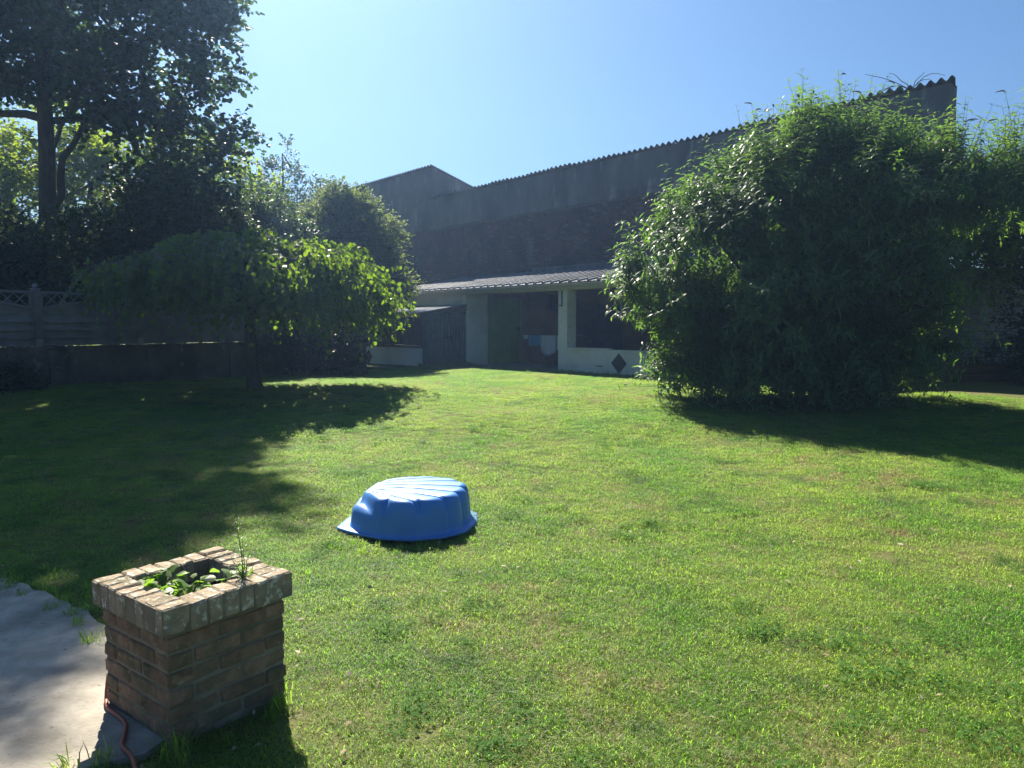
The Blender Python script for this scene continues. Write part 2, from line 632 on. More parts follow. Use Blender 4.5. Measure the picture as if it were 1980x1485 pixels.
def porch():
    rt = thing('porch', F(0, 0, GZ), 'white porch with ribbed metal roof, square pillar, low wall and green door', 'porch')
    T_R, T_L = -7.2, 9.0
    ZEV = 2.83
    zf = lambda s: ZEV + (s + .32) * .205
    t = T_R
    k = 0
    while t < T_L - .1:
        corrugated('roof_sheet', M_ROOFMET, rt, t, min(t + 1.08, T_L), None, (lambda s, d=.003 * (k % 2): zf(s) + d), -.34, 2.955, .36, .055, 'trap', .004)
        t += 1.08
        k += 1
    # boards, rafters and gutter under the sheets
    m = MB()
    m.hexa([F(T_R, -.25, zf(-.25) - .10), F(T_L, -.25, zf(-.25) - .10), F(T_L, 2.94, zf(2.94) - .10), F(T_R, 2.94, zf(2.94) - .10),
            F(T_R, -.25, zf(-.25) - .012), F(T_L, -.25, zf(-.25) - .012), F(T_L, 2.94, zf(2.94) - .012), F(T_R, 2.94, zf(2.94) - .012)])
    m.build('roof_boards', M_WOOD_DK, rt)
    m = MB()
    n = 40
    for i in range(n):
        pass
    prof = [(math.cos(a) * .062, math.sin(a) * .062) for a in [math.pi + math.pi * q / 8 for q in range(9)]]
    prof2 = [(a * .9, b * .9) for a, b in prof][::-1]
    ring = prof + prof2
    for tt in (T_R, T_L):
        for a, b in ring:
            m.v.append(F(tt, -.385 + a, ZEV - .035 + b))
    q = len(ring)
    for i in range(q):
        m.f.append((i, (i + 1) % q, q + (i + 1) % q, q + i))
    m.f.append(tuple(range(q))[::-1])
    m.f.append(tuple(range(q, 2 * q)))
    m.build('gutter', M_GUTTER, rt)
    m = MB()
    fbox(m, T_R, T_L, -.30, -.262, ZEV - .155, ZEV - .02)
    m.build('fascia', M_GUTTER, rt)
    # beam over the opening
    m = MB()
    fbox(m, T_R, 4.55, -.02, .16, ZEV - .19, ZEV - .08)
    m.build('beam', M_WHITE, rt)
    # pillars
    for tp in (-.23, -7.0):
        m = MB()
        fbox(m, tp, tp + .36, 0, .36, GZ - .2, ZEV - .195)
        pl = m.build('pillar', M_WHITE, rt)
    m = MB()
    fbox(m, -6.99, -.232, .004, .20, GZ - .2, .985)
    lw = m.build('low_wall', M_WHITE, rt)
    diamond('diamond_tile', lw, -2.19, .635, .004, .27, M_TILE)
    m = MB()
    fbox(m, -1.62, -1.36, -.006, .02, .525, .545)
    m.build('crack', M_TILE, lw)
    # closed room
    m = MB()
    fbox(m, 4.57, 9.0, .0, .2, GZ - .2, ZEV - .03)
    m.build('room_wall', M_WHITE, rt)
    m = MB()
    fbox(m, 4.56, 4.76, -.004, .93, GZ - .2, ZEV - .02)
    m.build('room_wall', M_WHITE, rt)
    m = MB()
    fbox(m, 4.57, 4.75, .932, 2.99, 2.60, ZEV + .2)
    fbox(m, 4.575, 4.75, 2.50, 2.99, GZ - .2, 2.598)
    m.build('room_wall', M_OCHRE, rt)
    # back wall of the open part: ochre plaster on the barn
    m = MB()
    fbox(m, -7.2, 4.55, 2.92, 2.97, GZ - .2, 3.46)
    m.build('back_wall', M_OCHRE, rt)
    m = MB()
    fbox(m, -7.2, -7.0, .365, 2.90, GZ - .2, 3.0)
    m.build('side_wall', M_OCHRE, rt)
    m = MB()
    fbox(m, -7.2, 4.55, .0, 2.95, GZ - .25, GZ + .03)
    m.build('porch_floor', M_CONC, rt)
    # green door in the end wall
    m = MB()
    fbox(m, 4.60, 4.66, .96, 2.40, GZ + .02, 2.52)
    dr = m.build('door', M_DOOR, rt)
    m = MB()
    fbox(m, 4.545, 4.60, .935, .985, GZ, 2.57)
    fbox(m, 4.545, 4.60, 2.41, 2.46, GZ, 2.57)
    fbox(m, 4.545, 4.60, .986, 2.409, 2.525, 2.57)
    m.build('frame', M_DOOR, dr)
    m = MB()
    for sj in (1.32, 1.68, 2.04):
        fbox(m, 4.588, 4.602, sj - .006, sj + .006, GZ + .05, 2.48)
    fbox(m, 4.578, 4.602, 1.0, 2.38, 2.18, 2.23)
    m.build('batten', M_DOOR, dr)
    m = MB()
    m.tube([F(4.60, 2.26, 1.52), F(4.52, 2.26, 1.52)], [.02, .02], 8)
    m.tube([F(4.52, 2.26, 1.52), F(4.50, 2.26, 1.52), F(4.47, 2.26, 1.52)], [.03, .07, .055], 10)
    m.build('handle', M_STEEL_DK, dr, smooth=False)
    m = MB()
    m.tube([F(4.60, 1.55, .92), F(4.575, 1.55, .92), F(4.575, 1.72, .95)], .012, 6)
    m.build('latch', M_ZINC, dr)
    return rt


porch()

# lamp bracket on the pillar
br = thing('wall_bracket', F(-.05, -.02, 2.3), 'thin black iron hook bracket fixed high on the white pillar', 'bracket')
m = MB()
fbox(m, -.05, -.01, -.018, -.003, 2.17, 2.62)
m.build('back_plate', M_STEEL_DK, br)
m = MB()
m.tube([F(-.03, -.018, 2.20), F(-.02, -.12, 2.21), F(.02, -.20, 2.23)], .012, 6)
m.build('arm', M_STEEL_DK, br)

# loose board lying on the low wall
m = MB()
m.hexa([F(-.45, -.16, .99), F(-1.75, .10, .99), F(-1.75, .24, .99), F(-.45, .16, .99), F(-.45, -.16, 1.015), F(-1.75, .10, 1.015), F(-1.75, .24, 1.015), F(-.45, .16, 1.015)])
tag(m.build('board', M_WHITE, loc=F(-1, .05, .99)), 'pale loose board lying on top of the low porch wall beside the pillar', 'board')

# ------------------------------------------------------------------ clothes and clutter in the porch
M_NAVY = stone('navy_cloth', (.012, .018, .055), (.02, .028, .08), scale=4, rough=.9, bump=.3, spec=.1)
M_CLOTHW = stone('white_cloth', (.62, .62, .66), (.72, .72, .75), scale=5, rough=.9, bump=.2, spec=.1)
M_CLOTHB = stone('sky_blue_cloth', (.06, .27, .46), (.08, .33, .54), scale=5, rough=.9, bump=.2, spec=.1)
M_RED = stone('red_cloth', (.30, .03, .03), (.38, .05, .04), scale=5, rough=.85, bump=.2, spec=.1)
M_CREAM = stone('cream_cloth', (.40, .36, .30), (.48, .43, .36), scale=5, rough=.85, bump=.2, spec=.1)


def cloth(name, mat, t0, t1, s, z1, outline, label, cat, seed=0, depth=.05, nt=14, nz=12):
    """hanging cloth: outline(u) -> hanging length at u in 0..1; folds in depth; real thickness"""
    rng = random.Random(seed)
    ph = rng.uniform(0, 6)
    m = MB()
    for side in (0, .012):
        for j in range(nz + 1):
            for i in range(nt + 1):
                u, v = i / nt, j / nz
                top = z1 - (outline(u)[1] if isinstance(outline(u), tuple) else 0)
                ln = outline(u)[0] if isinstance(outline(u), tuple) else outline(u)
                fold = depth * math.sin(u * 13 + ph + v * 1.2) * (.3 + .7 * v) + depth * .5 * math.sin(u * 29 + ph)
                m.v.append(F(t0 + (t1 - t0) * u, s + fold + side, top - ln * v))
    w_ = nt + 1
    L = w_ * (nz + 1)
    for j in range(nz):
        for i in range(nt):
            a = j * w_ + i
            m.f.append((a, a + 1, a + w_ + 1, a + w_))
            m.f.append((L + a, L + a + w_, L + a + w_ + 1, L + a + 1))
    for i in range(nt):
        m.f.append((i, L + i, L + i + 1, i + 1))
        q = nz * w_ + i
        m.f.append((q, q + 1, L + q + 1, L + q))
    for j in range(nz):
        a = j * w_
        m.f.append((a, a + w_, L + a + w_, L + a))
        b = j * w_ + nt
        m.f.append((b, L + b, L + b + w_, b + w_))
    o = m.build(name, mat, loc=F((t0 + t1) / 2, s, z1 - 1), smooth=True)
    return tag(o, label, cat)


# big navy tarpaulin slung on the back wall, seen on both sides of the pillar
cloth('tarpaulin', M_NAVY, 3.75, .15, 2.80, 2.72, lambda u: (.55 + (1.05 * sstep((u - .28) / .22) - .35 * max(0, u - .85)), .15 * u + .35 * sstep((u - .25) / .4)),
      'dark navy tarpaulin slung along the back wall of the porch behind the pillar', 'tarpaulin', 4, .07, 26, 14)
cloth('satchel', M_CREAM, -.35, -1.0, 2.75, 2.28, lambda u: (.95 - .8 * abs(u - .5) * 1.3, .25 * abs(u - .5)), 'cream bag hanging on the porch wall right of the pillar', 'bag', 7, .04, 10, 10)
cloth('red_scarf', M_RED, -.72, -1.05, 2.70, 2.36, lambda u: .34, 'small red cloth hung over the cream bag on the porch wall', 'cloth', 9, .02, 6, 6)
cloth('dark_coat', M_NAVY, -2.75, -3.7, 2.72, 2.75, lambda u: (.75 - .5 * abs(u - .4), 0), 'dark blue coat hanging high on the porch wall beside the bush', 'coat', 11, .06, 12, 10)

M_ALU = plain('white_metal', (.55, .56, .58), rough=.4, metal=.4)


def airer():
    rt = thing('clothes_airer', F(2.0, 1.55, GZ + .03), 'folding metal clothes airer with thin legs standing in the porch by the green door', 'clothes airer')
    z = 1.30
    t0, t1, s0, s1 = 3.05, .75, 1.25, 1.85
    m = MB()
    m.tube([F(t0, s0, z), F(t1, s0, z), F(t1, s1, z), F(t0, s1, z), F(t0, s0, z)], .012, 6)
    for i in range(1, 7):
        s = s0 + (s1 - s0) * i / 7
        m.tube([F(t0, s, z), F(t1, s, z)], .005, 5)
    m.build('rack', M_ALU, rt)
    for a, b in (((2.45, s0), (2.15, s1)), ((1.35, s0), (1.65, s1))):
        for (ta, sa), (tb, sb) in (((a[0], s0), (a[0] - .25, s1)), ((a[0], s1), (a[0] - .25, s0))):
            m = MB()
            m.tube([F(ta, sa, z), F(tb, sb, GZ + .03)], .011, 6)
            m.build('leg', M_ALU, rt)


airer()
cloth('blue_towel', M_CLOTHB, 2.80, 2.22, 1.235, 1.325, lambda u: .36 - .05 * u, 'sky blue towel hanging over the left end of the clothes airer', 'towel', 1, .018, 8, 6)
cloth('white_shirt', M_CLOTHW, 2.20, 1.52, 1.22, 1.325, lambda u: .66 - .25 * abs(u - .5), 'white shirt hanging in the middle of the clothes airer, longest piece', 'shirt', 2, .02, 8, 8)
cloth('white_cloth', M_CLOTHW, 1.48, .85, 1.22, 1.325, lambda u: .46 - .05 * u, 'white cloth hanging at the pillar end of the clothes airer', 'cloth', 3, .02, 8, 8)
cloth('white_napkin', M_CLOTHW, 3.04, 2.84, 1.235, 1.325, lambda u: .13, 'small white cloth at the far left tip of the airer', 'cloth', 5, .01, 4, 4)

# dark clutter under the airer
m = MB()
rng = random.Random(2)
for i in range(7):
    c = Vector(F(1.6 - i * .13, 1.9 + rng.uniform(-.25, .25), GZ + .03))
    r = rng.uniform(.16, .26)
    ring = []
    h = rng.uniform(.22, .42)
    pts = [(0, r * .8), (.35, r), (.8, r * .75), (1, r * .2)]
    m.tube([tuple(c + Vector((rng.uniform(-.03, .03), rng.uniform(-.03, .03), h * a))) for a, _ in pts], [b for _, b in pts], 9)
tag(m.build('sack', M_NAVY, loc=F(1.4, 1.9, GZ + .03), smooth=True), 'heap of dark plastic sacks on the porch floor under the airer', 'sacks')


# ------------------------------------------------------------------ kennel lean-to in front of the room
def kennel():
    TC, SF = 4.57, -1.745
    rt = thing('kennel', F(6, -.9, GZ), 'kennel lean-to of corrugated sheets, boards and a barred steel gate beside the white room', 'kennel')
    # low white wall
    m = MB()
    fbox(m, TC + .02, 9.1, SF, SF + .18, GZ - .2, .90)
    lw = m.build('low_wall', M_WHITE, rt)
    diamond('diamond_tile', lw, 7.9, .55, SF, .24, M_TILE)
    # boards above the low wall
    t = TC + .06
    rng = random.Random(4)
    k = 0
    while t < 6.9:
        m = MB()
        fbox(m, t, t + .185, SF + .06 + .006 * (k % 2), SF + .085 + .006 * (k % 2), .995 + rng.uniform(0, .02), 1.90)
        m.build('plank', M_WOOD_DK, rt)
        t += .195
        k += 1
    m = MB()
    fbox(m, TC + .05, 9.0, SF + .05, SF + .11, .90, .985)
    m.build('sill_rail', M_OCHRE, rt)
    m = MB()
    fbox(m, TC + .03, TC + .11, SF + .03, SF + .11, .905, 2.0)
    m.build('post', M_WOOD_DK, rt)
    # railings at the far end
    m = MB()
    fbox(m, 6.95, 9.0, SF + .06, SF + .09, 1.10, 1.16)
    fbox(m, 6.95, 9.0, SF + .06, SF + .09, 1.78, 1.82)
    rl = m.build('railing', M_STEEL_DK, rt)
    t = 7.05
    while t < 8.95:
        m = MB()
        m.tube([F(t, SF + .075, .985), F(t, SF + .075, 1.9)], .013, 6)
        m.build('bar', M_STEEL_DK, rl)
        t += .13
    # corrugated side panel with the gate beyond it
    s0, s1 = SF + .03, -.90
    m = MB()
    n = 56
    for side in (0, .006):
        for zz in (GZ + .08, 2.02):
            for i in range(n + 1):
                s = s0 + (s1 - s0) * i / n
                zt = zz if zz < 1 else zz + (s - s0) * .15
                m.v.append(F(TC - .04 + .034 * math.sin(i / n * 2 * math.pi * 7) + side, s, zt))
    w_ = n + 1
    for i in range(n):
        m.f.append((i, i + 1, w_ + i + 1, w_ + i))
        m.f.append((2 * w_ + i, 3 * w_ + i, 3 * w_ + i + 1, 2 * w_ + i + 1))
    m.build('corrugated_panel', plain('old_zinc', (.12, .12, .115), c2=(.085, .08, .078), rough=.6, metal=.3), rt, smooth=True)
    # pale backing sheet behind the bars
    m = MB()
    fbox(m, TC + .05, TC + .08, -.895, -.015, GZ + .1, 2.12)
    m.build('backing_panel', M_ZINC, rt)
    m = MB()
    fbox(m, TC - .05, TC - .01, -.89, -.85, GZ + .09, 2.08)
    fbox(m, TC - .05, TC - .01, -.06, -.02, GZ + .09, 2.08)
    fbox(m, TC - .05, TC - .01, -.849, -.061, 2.02, 2.06)
    fbox(m, TC - .05, TC - .01, -.849, -.061, GZ + .12, GZ + .16)
    g = m.build('gate', M_STEEL_DK, rt)
    for i in range(1, 7):
        s = -.85 + .79 * i / 7
        m = MB()
        fbox(m, TC - .04, TC - .02, s - .013, s + .013, GZ + .161, 2.019)
        m.build('bar', M_STEEL_DK, g)
    m = MB()
    fbox(m, TC - .09, TC - .051, -.86, -.64, 1.22, 1.27)
    m.build('latch', M_STEEL_DK, g)
    m = MB()
    fbox(m, TC - .07, TC - .052, -.075, -.035, .5, .62)
    m.build('hinge', M_STEEL_DK, g)
    m = MB()
    fbox(m, TC - .07, TC - .052, -.075, -.035, 1.85, 1.97)
    m.build('hinge', M_STEEL_DK, g)
    # bargeboard and roof
    zf = lambda s: 2.015 + (s - SF) * .155
    m = MB()
    m.hexa([F(TC - .10, SF - .05, zf(SF) - .03), F(TC - .07, SF - .05, zf(SF) - .03), F(TC - .07, -.01, 2.13), F(TC - .10, -.01, 2.13),
            F(TC - .10, SF - .05, zf(SF) + .015), F(TC - .07, SF - .05, zf(SF) + .015), F(TC - .07, -.01, zf(0) + .035), F(TC - .10, -.01, zf(0) + .035)])
    m.build('bargeboard', M_WOOD_DK, rt)
    t = TC - .12
    k = 0
    while t < 9.0:
        corrugated('roof_sheet', M_ROOFMET, rt, t, t + .9, None, (lambda s, d=.003 * (k % 2): zf(s) + .045 + d), SF - .28, -.01, .09, .014, 'sine', .004)
        t += .9
        k += 1


kennel()


# ------------------------------------------------------------------ garden wall of grey blocks, raised bed (far right)
M_BLOCK = stone('grey_block', (.30, .29, .28), (.38, .37, .36), scale=4, c3=(.22, .22, .20), scale3=1.4, rough=.95, bump=.5, bscale=40, spec=.15, vary=.12)
def worn_brick(name, l, w_, h, seed, mat, nx=3, amp=.004, rnd=.006):
    bm = bmesh.new()
    bmesh.ops.create_cube(bm, size=1)
    bmesh.ops.subdivide_edges(bm, edges=[e for e in bm.edges if abs(e.verts[0].co.x - e.verts[1].co.x) > .5], cuts=nx - 1, use_grid_fill=True)
    bmesh.ops.scale(bm, vec=(l, w_, h), verts=bm.verts)
    bmesh.ops.bevel(bm, geom=[e for e in bm.edges if len(e.link_faces) == 2 and e.calc_face_angle(0) > .5], offset=rnd, segments=1, affect='EDGES')
    for v in bm.verts:
        q = v.co * 22 + Vector((seed * 7.3, seed * 3.1, seed * 1.7))
        v.co += Vector((mnoise.noise(q), mnoise.noise(q + Vector((31, 0, 0))), mnoise.noise(q + Vector((0, 47, 0))))) * amp
    me = bpy.data.meshes.new(name)
    bm.to_mesh(me)
    bm.free()
    me.materials.append(mat)
    return me


def block_wall():
    x0, x1, y, = 9.9, 15.4, 17.6
    rt = thing('block_wall', (12, y, .4), 'grey concrete block garden wall behind the big bush at the right', 'wall')
    m = MB()
    m.box(x0, x1, y + .02, y + .18, .0, 2.98)
    m.build('mortar', M_MORTAR, rt)
    ms = [worn_brick('block', .388, .05, .188, i, M_BLOCK, 2, .006, .006) for i in range(5)]
    k = 0
    rng = random.Random(1)
    z = .1
    while z < 2.85:
        x = x0 + (.2 if k % 2 else 0) + .2
        while x < x1 - .15:
            place('block', rng.choice(ms), rt, (x - 12, .0 + rng.uniform(-.004, .004), z + .1 - .4), (0, 0, rng.choice((0, math.pi))))
            x += .4
        z += .2
        k += 1


block_wall()


# ------------------------------------------------------------------ fence on its retaining wall (left)
M_FENCE = stone('weathered_fence_wood', (.155, .148, .138), (.22, .21, .19), scale=3, c3=(.12, .115, .11), scale3=1.1, rough=.9, bump=.35, bscale=25, spec=.2)
M_RETAIN = stone('stained_render', (.10, .085, .075), (.16, .13, .11), scale=2.0, c3=(.06, .055, .05), scale3=.8, c4=(.20, .175, .15), scale4=5, lo4=.60, hi4=.72, rough=.95, bump=.5, bscale=25,
                 spec=.1)
FD = Vector((1.08, 1.74, 0))
FLEN = FD.length
FD.normalize()
FN = Vector((FD.y, -FD.x, 0))      # towards the lawn
FP = Vector((-9.1, 14.4, 0))
FANG = math.atan2(FD.y, FD.x)
WT = 1.235


def fence():
    rt = thing('fence', FP + Vector((0, 0, WT)), 'weathered wooden fence with arched lattice-top panels on the retaining wall', 'fence')
    rt.rotation_euler = (0, 0, FANG)
    # local frame: x along the fence, -y towards the lawn, z up from the wall top

    def lm(mb, name, mat=M_FENCE):
        me = bpy.data.meshes.new(name)
        me.from_pydata(mb.v, [], mb.f)
        bm = bmesh.new()
        bm.from_mesh(me)
        bmesh.ops.recalc_face_normals(bm, faces=bm.faces)
        bm.to_mesh(me)
        bm.free()
        me.materials.append(mat)
        return me
    P = FLEN
    post = lm(MB().box(-.055, .055, -.075, .055, .0, 1.09), 'post')
    cap = MB().box(-.07, .07, -.085, .07, 1.091, 1.11)
    cap.tube([(0, 0, 1.11), (0, 0, 1.125), (0, 0, 1.145), (0, 0, 1.17), (0, 0, 1.195), (0, 0, 1.205)], [.02, .035, .048, .052, .035, .008], 12)
    cap = lm(cap, 'cap', M_ZINC)
    foot = lm(MB().box(-.062, .062, -.082, .062, .003, .14), 'foot', M_ZINC)
    x0, x1 = .06, P - .06
    slats = []
    zs = [.015, .155, .31, .465, .62]
    for k in range(4):
        b = MB()
        b.hexa([(x0 + .02, -.058, zs[k]), (x1 - .02, -.058, zs[k]), (x1 - .02, -.038, zs[k]), (x0 + .02, -.038, zs[k]),
                (x0 + .02, -.012, zs[k + 1] + .012), (x1 - .02, -.012, zs[k + 1] + .012), (x1 - .02, .006, zs[k + 1] + .012), (x0 + .02, .006, zs[k + 1] + .012)])
        slats.append(lm(b, 'slat'))

    def arch(x):
        u = (x - x0) / (x1 - x0) * 2 - 1
        return .70 + .17 * (1 - u * u)
    b = MB()
    n = 14
    for y in (-.03, -.012):
        for i in range(n + 1):
            x = x0 + .02 + (x1 - x0 - .04) * i / n
            b.v += [(x, y, .624), (x, y, arch(x) - .028)]
    w_ = 2 * (n + 1)
    for i in range(n):
        a = 2 * i
        b.f += [(a, a + 2, a + 3, a + 1), (w_ + a, w_ + a + 1, w_ + a + 3, w_ + a + 2)]
    arched = lm(b, 'slat')
    b = MB()
    for i in range(n + 1):
        x = x0 + .02 + (x1 - x0 - .04) * i / n
        z = arch(x)
        b.v += [(x, -.055, z - .028), (x, -.055, z + .022), (x, .01, z + .022), (x, .01, z - .028)]
    for i in range(n):
        for j in range(4):
            a, c = i * 4 + j, i * 4 + (j + 1) % 4
            b.f.append((a, c, c + 4, a + 4))
    rail = lm(b, 'arch_rail')
    toprail = lm(MB().box(x0, x1, -.04, .02, 1.015, 1.06), 'top_rail')
    stile = lm(MB().box(x0, x0 + .05, -.045, .02, .01, 1.014), 'stile')
    batten = lm(MB().box(-.025, .025, .012, .05, .01, .86), 'batten')
    bars = []
    nb = 9
    for sgn in (-1, 1):
        for i in range(nb):
            xa = x0 + .12 + (x1 - x0 - .24) * i / (nb - 1)
            xb = xa + sgn * .26
            za, zb = 1.015, 1.015 - .26
            # clip to the arch
            pts = []
            for q in range(14):
                u = q / 13
                x, z = xa + (xb - xa) * u, za + (zb - za) * u
                if z > arch(x) + .02 and x0 + .05 < x < x1 - .05:
                    pts.append((x, z))
            if len(pts) > 2:
                (xa2, za2), (xb2, zb2) = pts[0], pts[-1]
                y = -.012 if sgn > 0 else -.024
                d = Vector((xb2 - xa2, 0, zb2 - za2)).normalized() if math.hypot(xb2 - xa2, zb2 - za2) > 1e-6 else Vector((1, 0, 0))
                nn = Vector((-d.z, 0, d.x)) * .011
                b = MB()
                A, B = Vector((xa2, y, za2)), Vector((xb2, y, zb2))
                dy = Vector((0, .01, 0))
                b.hexa([A - nn, B - nn, B - nn + dy, A - nn + dy, A + nn, B + nn, B + nn + dy, A + nn + dy])
                bars.append(lm(b, 'lattice_bar'))
    for k in range(-3, 5):
        if k < 4:
            for me in slats:
                place('slat', me, rt, (k * P, 0, 0))
            place('slat', arched, rt, (k * P, 0, 0))
            place('arch_rail', rail, rt, (k * P, 0, 0))
            place('top_rail', toprail, rt, (k * P, 0, 0))
            place('stile', stile, rt, (k * P, 0, 0))
            place('stile', stile, rt, (k * P + P - .17, 0, 0))
            place('batten', batten, rt, (k * P + P / 2, 0, 0))
            for me in bars:
                place('lattice_bar', me, rt, (k * P, 0, 0))
        po = place('post', post, rt, (k * P, 0, 0))
        place('cap', cap, po, (0, 0, 0))
        place('foot', foot, po, (0, 0, 0))


fence()


def retaining_wall():
    rt = thing('retaining_wall', FP + Vector((0, 0, .4)), 'dark stained retaining wall carrying the wooden fence at the left', 'wall')

    def lb(mb, x0, x1, y0, y1, z0, z1):
        c = []
        for z in (z0, z1):
            for x, y in ((x0, y0), (x1, y0), (x1, y1), (x0, y1)):
                p = FP + FD * x - FN * y
                c.append((p.x, p.y, z))
        return mb.hexa(c)
    m = MB()
    lb(m, -6.6, 9.0, -.10, .12, 0, WT - .05)
    m.build('wall', M_RETAIN, rt)
    m = MB()
    x = -6.6
    rng = random.Random(8)
    while x < 8.9:
        lb(m, x, min(9.0, x + 1.02 - .012), -.125 + rng.uniform(-.004, .004), .14, WT - .049, WT - .001 + rng.uniform(-.004, .0))
        x += 1.02
    m.build('coping', M_RETAIN, rt)
    for k in (-2, 0, 1, 2, 3):
        m = MB()
        lb(m, k * FLEN + .12, k * FLEN + .42, -.19, -.102, 0, WT - .07)
        m.build('pier', M_RETAIN, rt)


retaining_wall()


# ------------------------------------------------------------------ brick planter (front left)
M_PBRICK = stone('planter_brick', (.20, .12, .078), (.30, .19, .125), scale=22, c3=(.115, .10, .058), scale3=7, c4=(.33, .285, .21), scale4=34, lo4=.64, hi4=.74, rough=.95, bump=.9, bscale=70,
                 spec=.15, vary=.22, bdist=.008)
M_CAPBRICK = stone('weathered_cap_brick', (.29, .225, .155), (.42, .335, .24), scale=16, c3=(.17, .155, .10), scale3=7, c4=(.58, .53, .44), scale4=28, lo4=.54, hi4=.62, rough=.95, bump=1.0, bscale=60,
                   spec=.15, vary=.14, bdist=.01)
M_PMORT = stone('planter_mortar', (.21, .178, .13), (.30, .25, .185), scale=20, c3=(.15, .13, .085), scale3=5, rough=.98, bump=.8, bscale=90, spec=.1)
M_SOIL = stone('soil', (.035, .027, .02), (.06, .045, .032), scale=30, rough=1, bump=1.0, bscale=50, spec=.05)


def planter():
    rt = thing('brick_planter', PL_C + Vector((0, 0, .0)), 'square weathered brick planter with a lichened cap at the edge of the concrete patio', 'planter')
    rt.rotation_euler = (0, 0, PL_ROT)
    rng = random.Random(12)
    B = .262
    # core
    def local(mb, name, mat):
        me = bpy.data.meshes.new(name)
        me.from_pydata(mb.v, [], mb.f)
        me.materials.append(mat)
        o = bpy.data.objects.new(name, me)
        COL.objects.link(o)
        o.parent = rt
        return o
    m = MB()
    q = B - .003
    i_ = .172
    for (x0, x1, y0, y1) in ((-q, q, -q, -i_), (-q, q, i_, q), (-q, -i_, -i_ + .001, i_ - .001), (i_, q, -i_ + .001, i_ - .001)):
        m.box(x0, x1, y0, y1, -.05, .463)
    local(m, 'mortar', M_PMORT)
    ms = [worn_brick('brick', .214, .10, .060, i, M_PBRICK, 4, .0055, .006) for i in range(6)]
    mh = [worn_brick('brick', .104, .10, .060, i + 10, M_PBRICK, 3, .0055, .006) for i in range(4)]
    ch = .0715
    z = .032
    k = 0
    for k in range(6):
        z = .024 + k * ch + .034
        # each side: lengths along the side
        for side in range(4):
            a = side * math.pi / 2
            pat = (['s', 's', 'h'] if (k + side) % 2 else ['h', 's', 's'])
            x = -B
            for c in pat:
                L = .214 if c == 's' else .104
                me = rng.choice(ms if c == 's' else mh)
                cx = x + L / 2
                cyy = -(B - .05) - max(.0005, rng.gauss(.002, .002))
                # the far end brick of each side butts the next side
                px = cx * math.cos(a) - cyy * math.sin(a)
                py = cx * math.sin(a) + cyy * math.cos(a)
                sc = 1.0
                if cx + L / 2 > B - .11 and c == 's' and False:
                    sc = .9
                place('brick', me, rt, (px, py, z + rng.uniform(-.002, .002)), (rng.uniform(-.01, .01), rng.uniform(-.01, .01), a + rng.choice((0, math.pi)) + rng.gauss(0, .008)), (.955, 1, .97))
                x += L + .0
    # cap: bricks on edge
    zc = .463 + .056
    mc = [worn_brick('cap_brick', .116, .064, .108, i + 30, M_CAPBRICK, 3, .006, .007) for i in range(6)]
    C = .295
    # two full rows (on the faces across local y: long axis along y?) and two short rows between
    n = 8
    for sgn in (-1, 1):
        for i in range(n):
            y = -C + (2 * C) * (i + .5) / n
            place('cap_brick', rng.choice(mc), rt, (sgn * (C - .058) + rng.gauss(0, .0035), y, zc + rng.gauss(0, .003)),
                  (rng.gauss(0, .012), rng.gauss(0, .012), rng.choice((0, math.pi)) + rng.gauss(0, .012)), (1, 1.06 + rng.uniform(-.03, .03), 1))
        nn = 5
        for i in range(nn):
            x = -(C - .117) + 2 * (C - .117) * (i + .5) / nn
            place('cap_brick', rng.choice(mc), rt, (x, sgn * (C - .058) + rng.gauss(0, .0035), zc + rng.gauss(0, .003)),
                  (rng.gauss(0, .012), rng.gauss(0, .012), math.pi / 2 + rng.choice((0, math.pi)) + rng.gauss(0, .012)), (1, 1.03 + rng.uniform(-.03, .03), 1))
    m = MB()
    qq = C - .004
    ii = C - .113
    for (x0, x1, y0, y1) in ((-qq, qq, -qq, -ii), (-qq, qq, ii, qq), (-qq, -ii, -ii + .001, ii - .001), (ii, qq, -ii + .001, ii - .001)):
        m.box(x0, x1, y0, y1, .464, .567)
    local(m, 'mortar', M_PMORT)
    # soil surface
    m = MB()
    n = 12
    for j in range(n + 1):
        for i in range(n + 1):
            x, y = -.174 + .348 * i / n, -.174 + .348 * j / n
            m.v.append((x, y, .475 + .02 * mnoise.noise(Vector((x * 14, y * 14, 3)))))
    for j in range(n):
        for i in range(n):
            a = j * (n + 1) + i
            m.f.append((a, a + 1, a + n + 2, a + n + 1))
    local(m, 'soil', M_SOIL)


planter()
PLM = Matrix.Translation(PL_C) @ Matrix.Rotation(PL_ROT, 4, 'Z')

# orange cable beside the planter
M_CABLE = plain('orange_rubber', (.34, .10, .055), rough=.55, c2=(.26, .075, .045))
m = MB()
ctrl = [(-1.775, 3.19, .12), (-1.768, 3.155, .055), (-1.72, 3.07, .034), (-1.64, 3.0, .032), (-1.57, 2.93, .032), (-1.535, 2.85, .032), (-1.50, 2.77, .032), (-1.43, 2.70, .034), (-1.36, 2.60, .02), (-1.30, 2.5, .02)]
pts = []
for i in range(len(ctrl) - 1):
    p0, p1, p2, p3 = (Vector(ctrl[max(0, min(len(ctrl) - 1, i + d))]) for d in (-1, 0, 1, 2))
    for q in range(6):
        u = q / 6
        pts.append(.5 * ((2 * p1) + (p2 - p0) * u + (2 * p0 - 5 * p1 + 4 * p2 - p3) * u * u + (3 * p1 - p0 - 3 * p2 + p3) * u ** 3))
m.tube(pts, .0085, 8)
tag(m.build('cable', M_CABLE, loc=(-1.6, 2.95, .02), smooth=True), 'orange electric cable running down beside the brick planter onto the concrete', 'cable')


